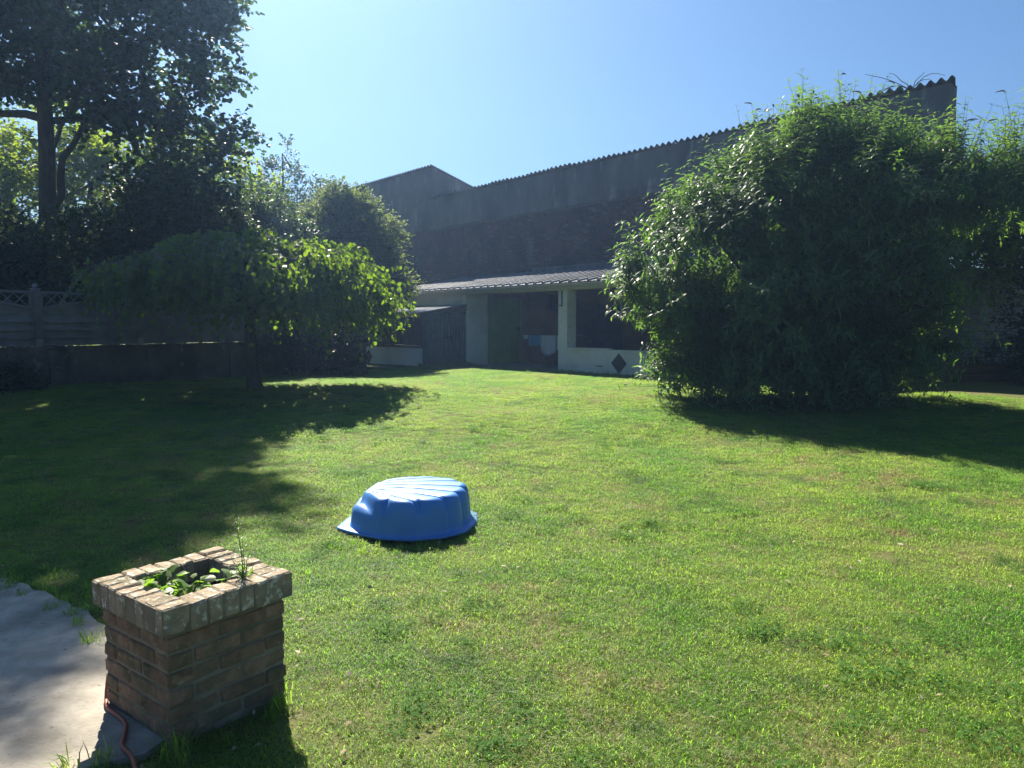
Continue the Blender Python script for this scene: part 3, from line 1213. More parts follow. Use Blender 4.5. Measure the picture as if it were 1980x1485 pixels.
# ------------------------------------------------------------------ blue shell sandpit
def shell():
    O = Vector((-1.45, 6.2, 0))
    ang = R(-7)
    ax = Vector((math.cos(ang), math.sin(ang), 0))
    ay = Vector((-math.sin(ang), math.cos(ang), 0))
    g0 = gz(-.8, 6.05) + .016
    rim = [(1.17, 0), (1.13, .28), (.98, .46), (.76, .555), (.52, .54), (.35, .47), (.21, .39), (.075, .295), (.07, .15)]
    wal = [(1.11, 0), (1.075, .265), (.94, .435), (.75, .533), (.52, .518), (.37, .445), (.27, .375), (.18, .27), (.15, .13)]
    cx = .62
    N = 720
    ph = np.linspace(0, 2 * np.pi, N, endpoint=False)

    def radial(half, passes):
        full = half + [(half[-1][0], 0)] + [(u, -v) for u, v in half[::-1][:-1]]
        pts = []
        for (u0, v0), (u1, v1) in zip(full, full[1:] + full[:1]):
            for q in range(24):
                e = q / 24
                pts.append((u0 + (u1 - u0) * e, v0 + (v1 - v0) * e))
        al = sorted((math.atan2(v, u - cx) % (2 * math.pi), math.hypot(u - cx, v)) for u, v in pts)
        aa = np.array([a for a, _ in al])
        rr = np.array([r for _, r in al])
        rb = np.interp(ph, np.concatenate([aa - 2 * np.pi, aa, aa + 2 * np.pi]), np.tile(rr, 3))
        for _ in range(passes):
            rb = .25 * np.roll(rb, 1) + .5 * rb + .25 * np.roll(rb, -1)
        return rb
    rrim, rwal = radial(rim, 30), radial(wal, 220)
    H = .275
    # flute grooves: angles of the groove lines about the hinge point
    G = [R(a) for a in (-58, -44, -31, -18.5, -6, 6, 18.5, 31, 44, 58)]

    def flute(u, v):
        """0 in a groove, 1 in the middle of a flute"""
        a = math.atan2(v, u)
        if a <= G[0]:
            return min(1.0, (G[0] - a) / .2)
        if a >= G[-1]:
            return min(1.0, (a - G[-1]) / .2)
        for a0, a1 in zip(G, G[1:]):
            if a0 <= a <= a1:
                w_ = (a - a0) / (a1 - a0)
                return math.sin(math.pi * w_) ** .55
        return 1.0
    # (share of the wall radius, drop below the top as a share of the height)
    prof = [(q / 40, 0.0) for q in range(1, 33)] + [(.82, .0), (.84, .0), (.86, .006), (.88, .018), (.90, .040), (.918, .075), (.934, .12), (.948, .18), (.96, .26), (.969, .36), (.976, .48), (.982, .60),
            (.987, .72), (.991, .84), (.996, .94), (1.002, .985), (1.01, 1.0)]
    V = []
    G0 = np.array(G)
    for s, dz in prof:
        for i in range(N):
            du, dv = math.cos(ph[i]), math.sin(ph[i])
            wall = rwal[i]
            ub, vb = cx + du * wall, dv * wall
            scal = .052 * (1 - flute(ub, vb)) * sstep((ub - .22) / .15)
            rad = (wall - scal * sstep((s - .6) / .3) * (1 - (.97 - .5 * sstep((ub - .95) / .12)) * sstep((dz - .10) / .30))) * s
            u, v = cx + du * rad, dv * rad
            st = sstep((u - .225 - .73 * max(0, abs(v) - .17)) / .06)
            ear = .19 + .010 * math.cos(v * 22)
            hz = ear + (H - ear) * st
            a = math.atan2(v, u)
            rr_ = math.hypot(u, v)
            gd = float(np.min(np.abs(G0 - a))) * rr_
            groove = (.017 * math.exp(-(gd / .0085) ** 2) - .010 * flute(u, v)) * st * sstep((u - .30) / .05) * (1 - sstep((dz - .12) / .3))
            dome = .016 * (1 - s * s) * st
            V.append((u, v, max(.014, hz - dz * (hz - .014)) - groove + dome))
    for e2, z2 in ((.25, .013), (.6, .012), (.93, .011), (.98, .007), (1.0, -.008)):
        for i in range(N):
            du, dv = math.cos(ph[i]), math.sin(ph[i])
            rad = rwal[i] * 1.01 + (rrim[i] - rwal[i] * 1.01) * e2
            V.append((cx + du * rad, dv * rad, z2))
    C0 = (cx, 0, H + .016)
    V = [C0] + V
    nr = len(prof) + 5
    Fc = [(0, 1 + i, 1 + (i + 1) % N) for i in range(N)]
    for j in range(nr - 1):
        for i in range(N):
            a, b = 1 + j * N + i, 1 + j * N + (i + 1) % N
            Fc.append((a, a + N, b + N, b))
    base = Vector((-.8, 6.05, g0))
    me = bpy.data.meshes.new('sandpit_shell')
    W = []
    for u, v, z in V:
        p = O + ax * u + ay * v
        W.append((p.x - base.x, p.y - base.y, z))
    me.from_pydata(W, [], Fc)
    me.polygons.foreach_set('use_smooth', [True] * len(me.polygons))
    mt, nt, outn = newmat('blue_plastic')
    geo = nd(nt, 'ShaderNodeNewGeometry')
    f, _ = noise(nt, geo.outputs['Position'], 5)
    col = mixc(nt, f, (.055, .20, .53), (.075, .235, .57))
    f2, _ = noise(nt, geo.outputs['Position'], 60, lo=.62, hi=.75)
    col = mixc(nt, f2, col, (.16, .27, .48))
    p = nd(nt, 'ShaderNodeBsdfPrincipled')
    p.inputs['Roughness'].default_value = .46
    p.inputs['Specular IOR Level'].default_value = .42
    nt.links.new(col, p.inputs['Base Color'])
    _, raw = noise(nt, geo.outputs['Position'], 9, detail=3)
    b = nd(nt, 'ShaderNodeBump')
    b.inputs['Strength'].default_value = .12
    b.inputs['Distance'].default_value = .01
    nt.links.new(raw, b.inputs['Height'])
    nt.links.new(b.outputs[0], p.inputs['Normal'])
    nt.links.new(p.outputs[0], outn.inputs[0])
    me.materials.append(mt)
    bm = bmesh.new()
    bm.from_mesh(me)
    bmesh.ops.recalc_face_normals(bm, faces=bm.faces)
    bm.to_mesh(me)
    bm.free()
    o = bpy.data.objects.new('sandpit_shell', me)
    COL.objects.link(o)
    o.location = base
    md = o.modifiers.new('thickness', 'SOLIDIFY')
    md.thickness = .004
    tag(o, 'upturned blue plastic scallop-shell sandpit lying on the lawn', 'sandpit')


shell()

# ------------------------------------------------------------------ plants: leaves, twigs, trunks (numpy)
def norm(a):
    return a / np.maximum(np.linalg.norm(a, axis=-1, keepdims=True), 1e-9)


TEMPL = {
    # (side, along, up) in units of width, length, length
    'ovate': (np.array([(0, 0, 0), (-.5, .32, .06), (-.36, .68, .05), (0, 1, -.08), (.36, .68, .05), (.5, .32, .06)]), [(0, 5, 1), (5, 4, 2, 1), (4, 3, 2)]),
    'small': (np.array([(0, 0, 0), (-.5, .5, .07), (0, 1, -.03), (.5, .5, .07)]), [(0, 3, 1), (3, 2, 1)]),
    'lance': (np.array([(0, 0, 0), (-.5, .30, .03), (.5, .30, .03), (-.42, .65, -.10), (.42, .65, -.10), (0, 1, -.34)]), [(0, 2, 1), (1, 2, 4, 3), (3, 4, 5)]),
}


def mesh_np(name, V, faces_list, rnd_per_vert, mat, parent=None, loc=(0, 0, 0), smooth=False):
    """faces_list: list of int arrays (n,3) or (n,4)"""
    me = bpy.data.meshes.new(name)
    o0 = np.array(loc, dtype=float)
    V = (V - o0).astype(np.float32)
    nl = sum(f.size for f in faces_list)
    npoly = sum(len(f) for f in faces_list)
    me.vertices.add(len(V))
    me.vertices.foreach_set('co', V.ravel())
    me.loops.add(nl)
    me.polygons.add(npoly)
    me.loops.foreach_set('vertex_index', np.concatenate([f.ravel() for f in faces_list]).astype(np.int32))
    tot = np.concatenate([np.full(len(f), f.shape[1], dtype=np.int32) for f in faces_list])
    st = np.concatenate([[0], np.cumsum(tot)[:-1]]).astype(np.int32)
    me.polygons.foreach_set('loop_start', st)
    me.polygons.foreach_set('loop_total', tot)
    if smooth:
        me.polygons.foreach_set('use_smooth', np.ones(npoly, dtype=bool))
    me.update(calc_edges=True)
    if rnd_per_vert is not None:
        at = me.attributes.new('rnd', 'FLOAT', 'POINT')
        at.data.foreach_set('value', rnd_per_vert.astype(np.float32))
    me.materials.append(mat)
    o = bpy.data.objects.new(name, me)
    COL.objects.link(o)
    if parent:
        o.parent = parent
        o.location = Vector(loc) - ORIG.get(parent.name, Vector())
        ORIG[o.name] = Vector(loc)
    else:
        o.location = loc
        ORIG[o.name] = Vector(loc)
    return o


def leaf_arrays(P, D, Nn, L, W, templ, rnd):
    tv, tf = TEMPL[templ]
    D = norm(D)
    S = norm(np.cross(D, Nn))
    U = np.cross(S, D)
    n, k = len(P), len(tv)
    V = (P[:, None, :] + S[:, None, :] * (tv[None, :, 0:1] * W[:, None, None]) + D[:, None, :] * (tv[None, :, 1:2] * L[:, None, None])
         + U[:, None, :] * (tv[None, :, 2:3] * L[:, None, None])).reshape(-1, 3)
    base = (np.arange(n) * k)[:, None]
    fs = {}
    for f in tf:
        fs.setdefault(len(f), []).append(base + np.array(f)[None, :])
    return V, {q: np.concatenate(a) for q, a in fs.items()}, np.repeat(rnd, k)


def tubes_np(PL, rad, sides=3):
    """PL (n,k,3) polylines, rad (k,) or (n,k)"""
    n, k, _ = PL.shape
    T = np.empty_like(PL)
    T[:, 1:-1] = PL[:, 2:] - PL[:, :-2]
    T[:, 0] = PL[:, 1] - PL[:, 0]
    T[:, -1] = PL[:, -1] - PL[:, -2]
    T = norm(T)
    ref = np.array([.31, .83, .46])
    A = norm(np.cross(T, ref))
    B = np.cross(T, A)
    rad = np.broadcast_to(np.asarray(rad), (n, k))
    ring = []
    for j in range(sides):
        a = 2 * math.pi * j / sides
        ring.append(PL + (A * math.cos(a) + B * math.sin(a)) * rad[..., None])
    V = np.stack(ring, axis=2).reshape(-1, 3)
    idx = np.arange(n * k * sides).reshape(n, k, sides)
    a = idx[:, :-1, :]
    b = np.roll(idx, -1, axis=2)[:, :-1, :]
    c = np.roll(idx, -1, axis=2)[:, 1:, :]
    d = idx[:, 1:, :]
    Fq = np.stack([a, b, c, d], axis=-1).reshape(-1, 4)
    return V, Fq


def leaves_obj(name, P, D, Nn, L, W, templ, rnd, mat, parent, loc):
    V, fs, r = leaf_arrays(P, D, Nn, L, W, templ, rnd)
    return mesh_np(name, V, list(fs.values()), r, mat, parent, loc)


def sph(rng, n):
    v = rng.normal(size=(n, 3))
    return norm(v)


M_BARK = stone('bark', (.055, .045, .035), (.10, .085, .065), scale=10, stretch=(1, 1, .25), c3=(.05, .06, .035), scale3=2, rough=.95, bump=.8, bscale=24, spec=.1)
M_BARK_PALE = stone('pale_bark', (.16, .14, .12), (.25, .22, .19), scale=9, stretch=(1, 1, .3), rough=.9, bump=.5, bscale=30, spec=.15)
M_TWIG = plain('twig_bark', (.09, .075, .055), rough=.9, c2=(.06, .055, .035))


def make_crown(rng, lobes, n_clump, clump_r, twigs, tlen, leaves, leaf_l, leaf_w, templ, up=.25, droop=.25, hang=0.0, inner=.35, jit=.35):
    """lobes: (cx,cy,cz,rx,ry,rz). returns leaf arrays and twig polylines and clump centres"""
    lob = np.array(lobes, dtype=float)
    wgt = (lob[:, 3] * lob[:, 4] * lob[:, 5]) ** .8
    wgt /= wgt.sum()
    li = rng.choice(len(lob), size=n_clump, p=wgt)
    d = sph(rng, n_clump)
    r = inner + (1 - inner) * rng.random(n_clump) ** .6
    cc = lob[li, :3] + d * r[:, None] * lob[li, 3:6]
    cr = clump_r * (.6 + .8 * rng.random(n_clump))
    # twigs
    ci = np.repeat(np.arange(n_clump), twigs)
    n = len(ci)
    dd = sph(rng, n)
    st = cc[ci] + dd * (rng.random(n) ** .5 * .55 * cr[ci])[:, None]
    td = norm(dd * .8 + d[ci] * .5 + np.array([0, 0, up]) + rng.normal(size=(n, 3)) * jit)
    tl = tlen * (.55 + .7 * rng.random(n))
    k = 4
    u = np.linspace(0, 1, k)
    PLn = st[:, None, :] + td[:, None, :] * (tl[:, None] * u)[:, :, None]
    PLn[:, :, 2] -= droop * (tl[:, None] * u ** 2)
    # leaves along the twig
    ul = (np.arange(leaves) + .5) / leaves
    ul = np.broadcast_to(ul, (n, leaves)) + rng.normal(size=(n, leaves)) * .05
    P = st[:, None, :] + td[:, None, :] * (tl[:, None] * ul)[:, :, None]
    P[:, :, 2] -= droop * (tl[:, None] * ul ** 2)
    side = norm(np.cross(td, np.array([0.02, 0.03, 1.0])))
    alt = np.where(np.arange(leaves) % 2, 1.0, -1.0)
    D = td[:, None, :] * .55 + side[:, None, :] * alt[None, :, None] * .8 + rng.normal(size=(n, leaves, 3)) * .45
    D[:, :, 2] -= hang
    Nn = np.array([0, 0, 1.0]) + rng.normal(size=(n, leaves, 3)) * .55
    P = P.reshape(-1, 3)
    D = D.reshape(-1, 3)
    Nn = Nn.reshape(-1, 3)
    L = leaf_l * (.65 + .6 * rng.random(len(P)))
    W = L * leaf_w
    rc = rng.random(n_clump)
    rnd = np.clip(.35 * np.repeat(rc[ci], leaves) + .65 * rng.random(len(P)), 0, 1)
    return (P, D, Nn, L, W, templ, rnd), PLn, cc


def limb_path(a, b, rng, bend=.25, k=6):
    a, b = np.array(a, float), np.array(b, float)
    L = np.linalg.norm(b - a)
    u = np.linspace(0, 1, k)[:, None]
    off = rng.normal(size=3) * bend * L * .3
    off[2] = abs(off[2]) * .8
    p = a + (b - a) * u + off * (np.sin(math.pi * u)) + rng.normal(size=(k, 3)) * .02 * L
    p[0], p[-1] = a, b
    return p


def tree(name, base, label, cat, lobes, seed, trunk_pts, trunk_r, n_clump, clump_r, twigs, tlen, leaves, leaf_l, leaf_w, templ, mat, group=None, bark=None, limbs=None, extra_limbs=(), **kw):
    rng = np.random.default_rng(seed)
    rt = thing(name, base, label, cat, group)
    la, PLn, cc = make_crown(rng, lobes, n_clump, clump_r, twigs, tlen, leaves, leaf_l, leaf_w, templ, **kw)
    leaves_obj('crown', *la, mat, rt, base)
    m = MB()
    bark = bark or M_BARK
    tp = [np.array(p, float) for p in trunk_pts]
    m.tube(tp, trunk_r, 10)
    m.build('trunk', bark, rt, smooth=True)
    m = MB()
    topi = len(tp) - 1
    for l in lobes:
        c = np.array(l[:3])
        s = tp[max(1, topi - rng.integers(0, max(1, min(2, topi))))]
        r0 = trunk_r[-1] * .7
        m.tube(limb_path(s, c, rng), np.linspace(r0, r0 * .3, 6), 6)
    for a, b, r0 in extra_limbs:
        m.tube(limb_path(a, b, rng, .18, 8), np.linspace(r0, r0 * .45, 8), 8)
    if limbs is not False:
        lc = np.array([l[:3] for l in lobes])
        for c in cc[: min(len(cc), 160)]:
            j = np.argmin(((lc - c) ** 2).sum(1))
            m.tube(limb_path(lc[j], c, rng, .3, 4), np.linspace(trunk_r[-1] * .22, .008, 4), 4, cap=False)
    m.build('branches', bark, rt, smooth=True)
    V, Fq = tubes_np(PLn[::2], np.array([.006, .005, .004, .002]))
    tw = mesh_np('twigs', V, [Fq], None, M_TWIG, rt, base)
    tw['kind'] = 'stuff'
    return rt


L_POPLAR = leafmat('poplar_leaf', (.022, .044, .016), (.04, .064, .02), (.05, .12, .015), (.11, .20, .025), trans=.34, rough=.5, spec=.35)
L_BACK = leafmat('backlit_leaf', (.045, .075, .014), (.075, .105, .02), (.22, .34, .015), (.36, .46, .03), trans=.55, rough=.6, spec=.15)
L_HEDGE = leafmat('hedge_leaf', (.022, .044, .016), (.04, .066, .018), (.06, .12, .015), (.12, .20, .02), trans=.35, rough=.5, spec=.35)
L_SHRUB = leafmat('shrub_leaf', (.05, .075, .022), (.085, .11, .035), (.16, .24, .04), (.26, .33, .06), trans=.42, rough=.6, spec=.2)
L_WEEP = leafmat('weeping_leaf', (.03, .064, .013), (.052, .09, .018), (.20, .38, .015), (.36, .54, .02), trans=.38, rough=.42, spec=.4)
L_BUSH = leafmat('bush_leaf', (.044, .096, .027), (.085, .140, .038), (.14, .30, .035), (.25, .42, .05), trans=.44, rough=.45, spec=.38, dry=(.30, .24, .06))
L_DARK = leafmat('dark_leaf', (.018, .032, .015), (.03, .05, .02), (.03, .06, .012), (.05, .09, .015), trans=.25, rough=.45, spec=.3)

# tall poplar, top left
PB = on_ground(-12.8, 21.0)
tree('poplar_tree', PB, 'tall dark poplar tree towering behind the fence at the top left', 'tree',
     [(-13.2, 21.2, 11.3, 4.6, 3.4, 3.4), (-9.7, 20.6, 9.2, 2.4, 2.6, 2.6), (-16.8, 21.0, 10.6, 3.4, 3.0, 2.8), (-11.5, 20.6, 18.8, 2.6, 2.2, 1.5), (-11.2, 20.4, 13.0, 3.7, 2.6, 3.0), (-14.8, 21.2, 13.8, 3.4, 2.6, 2.9), (-10.5, 20.5, 14.8, 3.1, 2.3, 1.7), (-17.5, 21, 13, 3, 2.6, 3), (-11.8, 20.6, 17.0, 2.9, 2.4, 1.9),
      (-9.3, 20.7, 6.7, 1.9, 1.8, 1.5), (-8.9, 20.6, 11.6, 1.4, 1.5, 1.6), (-9.0, 20.6, 5.0, 1.25, 1.3, 1.1), (-7.9, 20.6, 6.4, .8, .9, .55)],
     11, [(-12.8, 21, .3), (-12.85, 21, 3.5), (-12.75, 21, 6.5), (-12.8, 21.05, 9), (-13.0, 21.1, 11.5)], [.30, .24, .21, .17, .10],
     720, .72, 25, .55, 8, .14, .95, 'ovate', L_POPLAR, inner=.40,
     extra_limbs=[((-12.8, 21, 4.3), (-11.4, 20.7, 7.4), .13), ((-12.75, 21, 7.2), (-9.4, 20.6, 7.6), .10), ((-12.75, 21, 7.25), (-16.4, 20.8, 7.4), .12), ((-16.2, 20.5, 6.9), (-12.9, 20.6, 9.4), .17),
                  ((-12.75, 21, 6.2), (-11.7, 20.7, 7.5), .07), ((-11.4, 20.7, 7.4), (-9.3, 20.6, 5.4), .07)], hang=.35)

# backlit trees further behind
tree('backlit_tree', on_ground(-15.5, 29.0), 'yellow-green backlit tree seen between the poplar limbs at the far left', 'tree',
     [(-15.5, 29, 6.3, 2.6, 2.0, 3.2), (-19.0, 29.5, 6.0, 2.6, 2.0, 3.2), (-17.2, 29.0, 8.0, 2.6, 2.0, 2.0), (-16.5, 28.5, 3.0, 3.2, 1.8, 2.4), (-21.5, 28.5, 4.5, 3.0, 1.8, 4.0)], 21,
     [(-15.5, 29, .2), (-15.7, 29, 4), (-16, 29, 7)], [.2, .16, .1], 330, .8, 20, .6, 8, .14, .85, 'ovate', L_BACK, group='trees beyond the fence')
tree('backlit_tree', on_ground(-11.3, 30.0), 'yellow-green backlit tree seen just right of the poplar trunk', 'tree',
     [(-12.0, 30, 6.0, 2.2, 1.8, 3.0), (-9.9, 30.2, 5.2, 1.8, 1.6, 2.0), (-11.5, 29.5, 2.8, 3.2, 1.6, 2.2), (-13.6, 29.2, 5.0, 1.8, 1.4, 3.2), (-8.8, 29.5, 4.0, 1.8, 1.4, 1.8)], 22,
     [(-11.3, 30, .2), (-11.4, 30, 4), (-11.5, 30, 7)], [.18, .14, .08], 330, .8, 20, .6, 8, .14, .85, 'ovate', L_BACK, group='trees beyond the fence')
# small airy tree against the sky
tree('airy_tree', on_ground(-9.6, 32.0), 'small airy tree with see-through crown against the sky left of the barn', 'tree',
     [(-9.6, 32, 7.4, 1.0, 1.0, 1.9), (-10.6, 32, 6.3, .9, .9, 1.3), (-8.5, 32, 6.4, .8, .8, 1.3), (-11.0, 31.5, 4.7, 1.2, 1.0, 1.5), (-7.7, 32.2, 6.5, .6, .6, .9), (-9.4, 32, 5.2, 1.4, 1.2, 1.2)], 23,
     [(-9.6, 32, .2), (-9.55, 32, 4), (-9.6, 32, 7), (-9.6, 32, 8.8)], [.12, .09, .06, .025], 100, .5, 20, .45, 7, .10, .75, 'ovate', L_HEDGE, group='trees beyond the fence')
# round shrub in front of the barn's far end
tree('round_shrub', on_ground(-5.3, 24.6), 'tall round shrub with sunlit top standing in front of the taller barn', 'shrub',
     [(-5.2, 24.6, 4.4, 1.55, 1.4, 1.45), (-4.4, 24.4, 4.1, 1.0, 1.0, 1.0), (-6.1, 24.8, 4.3, 1.0, 1.0, 1.3), (-4.1, 24.5, 2.9, .85, .9, .9), (-5.5, 24.5, 5.4, .9, .9, .75), (-5.3, 24.6, 2.4, 1.4, 1.2, 1.2)], 24,
     [(-5.3, 24.6, .2), (-5.3, 24.6, 2), (-5.25, 24.6, 3.4)], [.16, .13, .09], 330, .42, 30, .38, 8, .078, .7, 'ovate', L_SHRUB)
# dark hedge trees just behind the fence
hed = [((-13.6, 16.6), 'dark leafy hedge tree at the far left edge behind the fence', [(-13.4, 16.8, 2.6, 1.8, 1.1, 1.3), (-14.9, 16.4, 2.8, 1.6, 1.1, 1.4), (-12.4, 17.4, 2.2, 1.4, .9, 1.2)]),
       ((-11.3, 18.2), 'dark leafy hedge tree behind the fence under the poplar trunk', [(-11.3, 18.3, 2.7, 1.7, 1.2, 1.3), (-12.3, 18.0, 2.5, 1.2, .9, 1.2), (-10.4, 18.8, 3.2, 1.2, .9, 1.2), (-13.0, 19.0, 3.1, 1.3, .9, 1.2)]),
       ((-9.0, 19.8), 'dark leafy hedge tree behind the fence, left of the weeping tree top', [(-9.0, 19.9, 3.4, 1.6, 1.2, 1.7), (-8.2, 20.1, 4.1, 1.1, 1.0, 1.2), (-9.6, 20.2, 4.6, 1.0, .9, 1.0), (-9.6, 19.2, 2.2, 1.2, .8, 1.1), (-7.6, 20.6, 3.0, 1.2, .9, 1.4)]),
       ((-6.9, 22.4), 'dark leafy hedge tree behind the weeping tree, next to the round shrub', [(-6.9, 22.4, 2.9, 1.5, 1.2, 1.7), (-7.4, 22.6, 4.2, 1.1, 1.0, 1.1)])]
for i, ((x, y), lab, lobes) in enumerate(hed):
    b = on_ground(x, y)
    tree('hedge_tree', b, lab, 'tree', lobes, 40 + i, [(x, y, b.z - .1), (x, y, 1.5), (x, y, 2.6)], [.12, .1, .07], 190, .6, 30, .45, 8, .095, .75, 'ovate', L_HEDGE, group='hedge trees behind the fence')

# dark bushes at the foot of the fence end and by the far right edge
for x, y, lab, lobes, nm in ((-5.3, 19.4, 'dark bush filling the corner between the fence end and the kennel', [(-5.0, 19.5, 1.1, 1.1, .8, .95), (-4.7, 20.3, 1.0, .65, .6, .8), (-5.9, 18.9, 1.0, .7, .5, .7)], 'corner_bush'),
                             (-10.9, 12.9, 'low dark plants growing at the foot of the retaining wall at the left edge', [(-10.6, 12.6, .6, .9, .5, .4), (-9.4, 13.6, .55, .6, .4, .25)], 'foot_bush'),
                             (10.5, 14.6, 'black-green conifer bush at the right edge of the garden', [(10.6, 14.8, 1.5, .75, .8, 1.25), (11.4, 14.7, 1.6, 1.0, .8, 1.4)], 'conifer_bush')):
    b = on_ground(x, y)
    tree(nm, b, lab, 'bush', lobes, int(abs(x * 10)), [(x, y, b.z - .1), (x, y, b.z + .3), (x, y, b.z + .7)], [.06, .05, .04], 70, .4, 30, .32, 8, .075, .5, 'small', L_DARK)
# light tree reaching in at the right edge
tree('garden_tree', on_ground(11.5, 16.4), 'yellow-green garden tree reaching into view at the right edge behind the big bush', 'tree',
     [(10.9, 16.2, 3.6, 1.5, 1.1, 1.1), (12.2, 16.4, 4.2, 1.8, 1.3, 1.6), (10.3, 16.0, 2.9, .8, .7, .55), (9.7, 16.6, 3.7, 1.2, .9, 1.0)], 61, [(11.5, 16.4, .3), (11.5, 16.4, 2.2), (11.6, 16.4, 3.6)], [.12, .1, .06],
     170, .5, 26, .4, 8, .075, .6, 'ovate', L_BACK)


# ------------------------------------------------------------------ weeping tree
def weeping():
    rng = np.random.default_rng(77)
    cx, cyy = -5.0, 14.4
    b = on_ground(cx, cyy)
    rt = thing('weeping_tree', b, 'umbrella-shaped weeping tree with hanging heart-shaped leaves, right side sunlit, in front of the fence', 'tree')
    m = MB()
    m.tube([(cx + .05, cyy, b.z - .1), (cx + .03, cyy, b.z + .12), (cx, cyy, b.z + .5), (cx - .02, cyy + .02, 1.5), (cx + .02, cyy, 2.3), (cx, cyy, 2.75)], [.21, .15, .115, .105, .10, .085], 12)
    m.build('trunk', M_BARK, rt, smooth=True)

    def Rr(phi):
        # reach in each direction; phi 0 = right, pi = left
        return 2.50 + .10 * np.cos(phi * 2) + .08 * np.cos(phi) + .10 * np.sin(phi * 3 + 1)
    def dome(r, phi):
        return 3.16 - .66 * r ** 2.4 + .10 * r * np.sin(phi * 4 + r * 3) + .08 * np.sin(phi * 7 + 1) * r
    # main limbs
    limbs = MB()
    nl = 13
    for i in range(nl):
        phi = 2 * math.pi * i / nl + rng.normal() * .12
        pts = [(cx, cyy, 2.6)]
        for r in (.12, .25, .4, .55, .7, .85):
            ph = phi + rng.normal() * .07
            RR = float(Rr(ph))
            pts.append((cx + math.cos(ph) * RR * r, cyy + math.sin(ph) * RR * r, float(dome(r, ph)) - .03 + rng.normal() * .05))
        limbs.tube(pts, [.06, .05, .042, .034, .027, .02, .012], 6)
    limbs.build('branches', M_BARK_PALE, rt, smooth=True)
    # hanging strands
    n = 2300
    ncl = 120
    kc = rng.integers(0, ncl, n)
    cph = rng.random(ncl) * 2 * np.pi
    crr = rng.random(ncl) ** .55
    r = np.clip(crr[kc] + rng.normal(size=n) * .07, .03, 1.0)
    phi = cph[kc] + rng.normal(size=n) * .10 / np.maximum(r, .25)
    clen = .72 + .5 * rng.random(ncl)
    RR = Rr(phi)
    bump = .16 * np.sin(phi * 5 + 2) + .10 * np.sin(phi * 11 + r * 7)
    start = np.stack([cx + np.cos(phi) * RR * r, cyy + np.sin(phi) * RR * r, dome(r, phi) + rng.normal(size=n) * .08 + .08 * r * np.sin(phi * 9)], 1)
    outd = np.stack([np.cos(phi), np.sin(phi), 0 * phi], 1)
    out = (.16 + .28 * rng.random(n)) * np.where(rng.random(n) < .06, 2.2, 1.0)
    skirt = 1.90 + bump * 1.1 + rng.normal(size=n) * .22 - .18 * np.clip(np.cos(phi), 0, 1) + .22 * np.clip(-np.cos(phi), 0, 1)
    ln = np.clip(start[:, 2] - skirt,   .25, 1.65) * (.38 + .62 * rng.random(n) ** .5) * clen[kc]
    k = 7
    u = np.linspace(0, 1, k)
    wob = rng.normal(size=(n, 2)) * .12
    def path(uu):
        e = 1 - np.exp(-2.5 * uu)
        X = start[:, None, :] + outd[:, None, :] * (out[:, None] * e)[:, :, None]
        X[:, :, 0] += wob[:, 0:1] * uu
        X[:, :, 1] += wob[:, 1:2] * uu
        X[:, :, 2] += .22 * out[:, None] * np.sin(np.pi * np.clip(uu * 2.2, 0, 1)) - ln[:, None] * uu ** 1.35
        return X
    PLn = path(np.broadcast_to(u, (n, k)))
    V, Fq = tubes_np(PLn, np.array([.007, .006, .005, .0045, .004, .003, .002]))
    tw = mesh_np('twigs', V, [Fq], None, M_BARK_PALE, rt, b)
    tw['kind'] = 'stuff'
    nlv = 22
    ul = (np.arange(nlv) + .4) / nlv
    ul = np.broadcast_to(ul, (n, nlv)) + rng.normal(size=(n, nlv)) * .02
    P = path(ul)
    D = rng.normal(size=(n, nlv, 3)) * .55 + outd[:, None, :] * .35
    D[:, :, 2] -= .95
    Nn = outd[:, None, :] * .8 + rng.normal(size=(n, nlv, 3)) * .55 + np.array([0, 0, .35])
    P, D, Nn = P.reshape(-1, 3), D.reshape(-1, 3), Nn.reshape(-1, 3)
    keep = rng.random(len(P)) < np.repeat(np.clip(ln / .9, .35, 1), nlv)
    P, D, Nn = P[keep], D[keep], Nn[keep]
    L = .098 * (.55 + .8 * rng.random(len(P)))
    leaves_obj('crown', P, D, Nn, L, L * .85, 'ovate', rng.random(len(P)), L_WEEP, rt, b)


weeping()


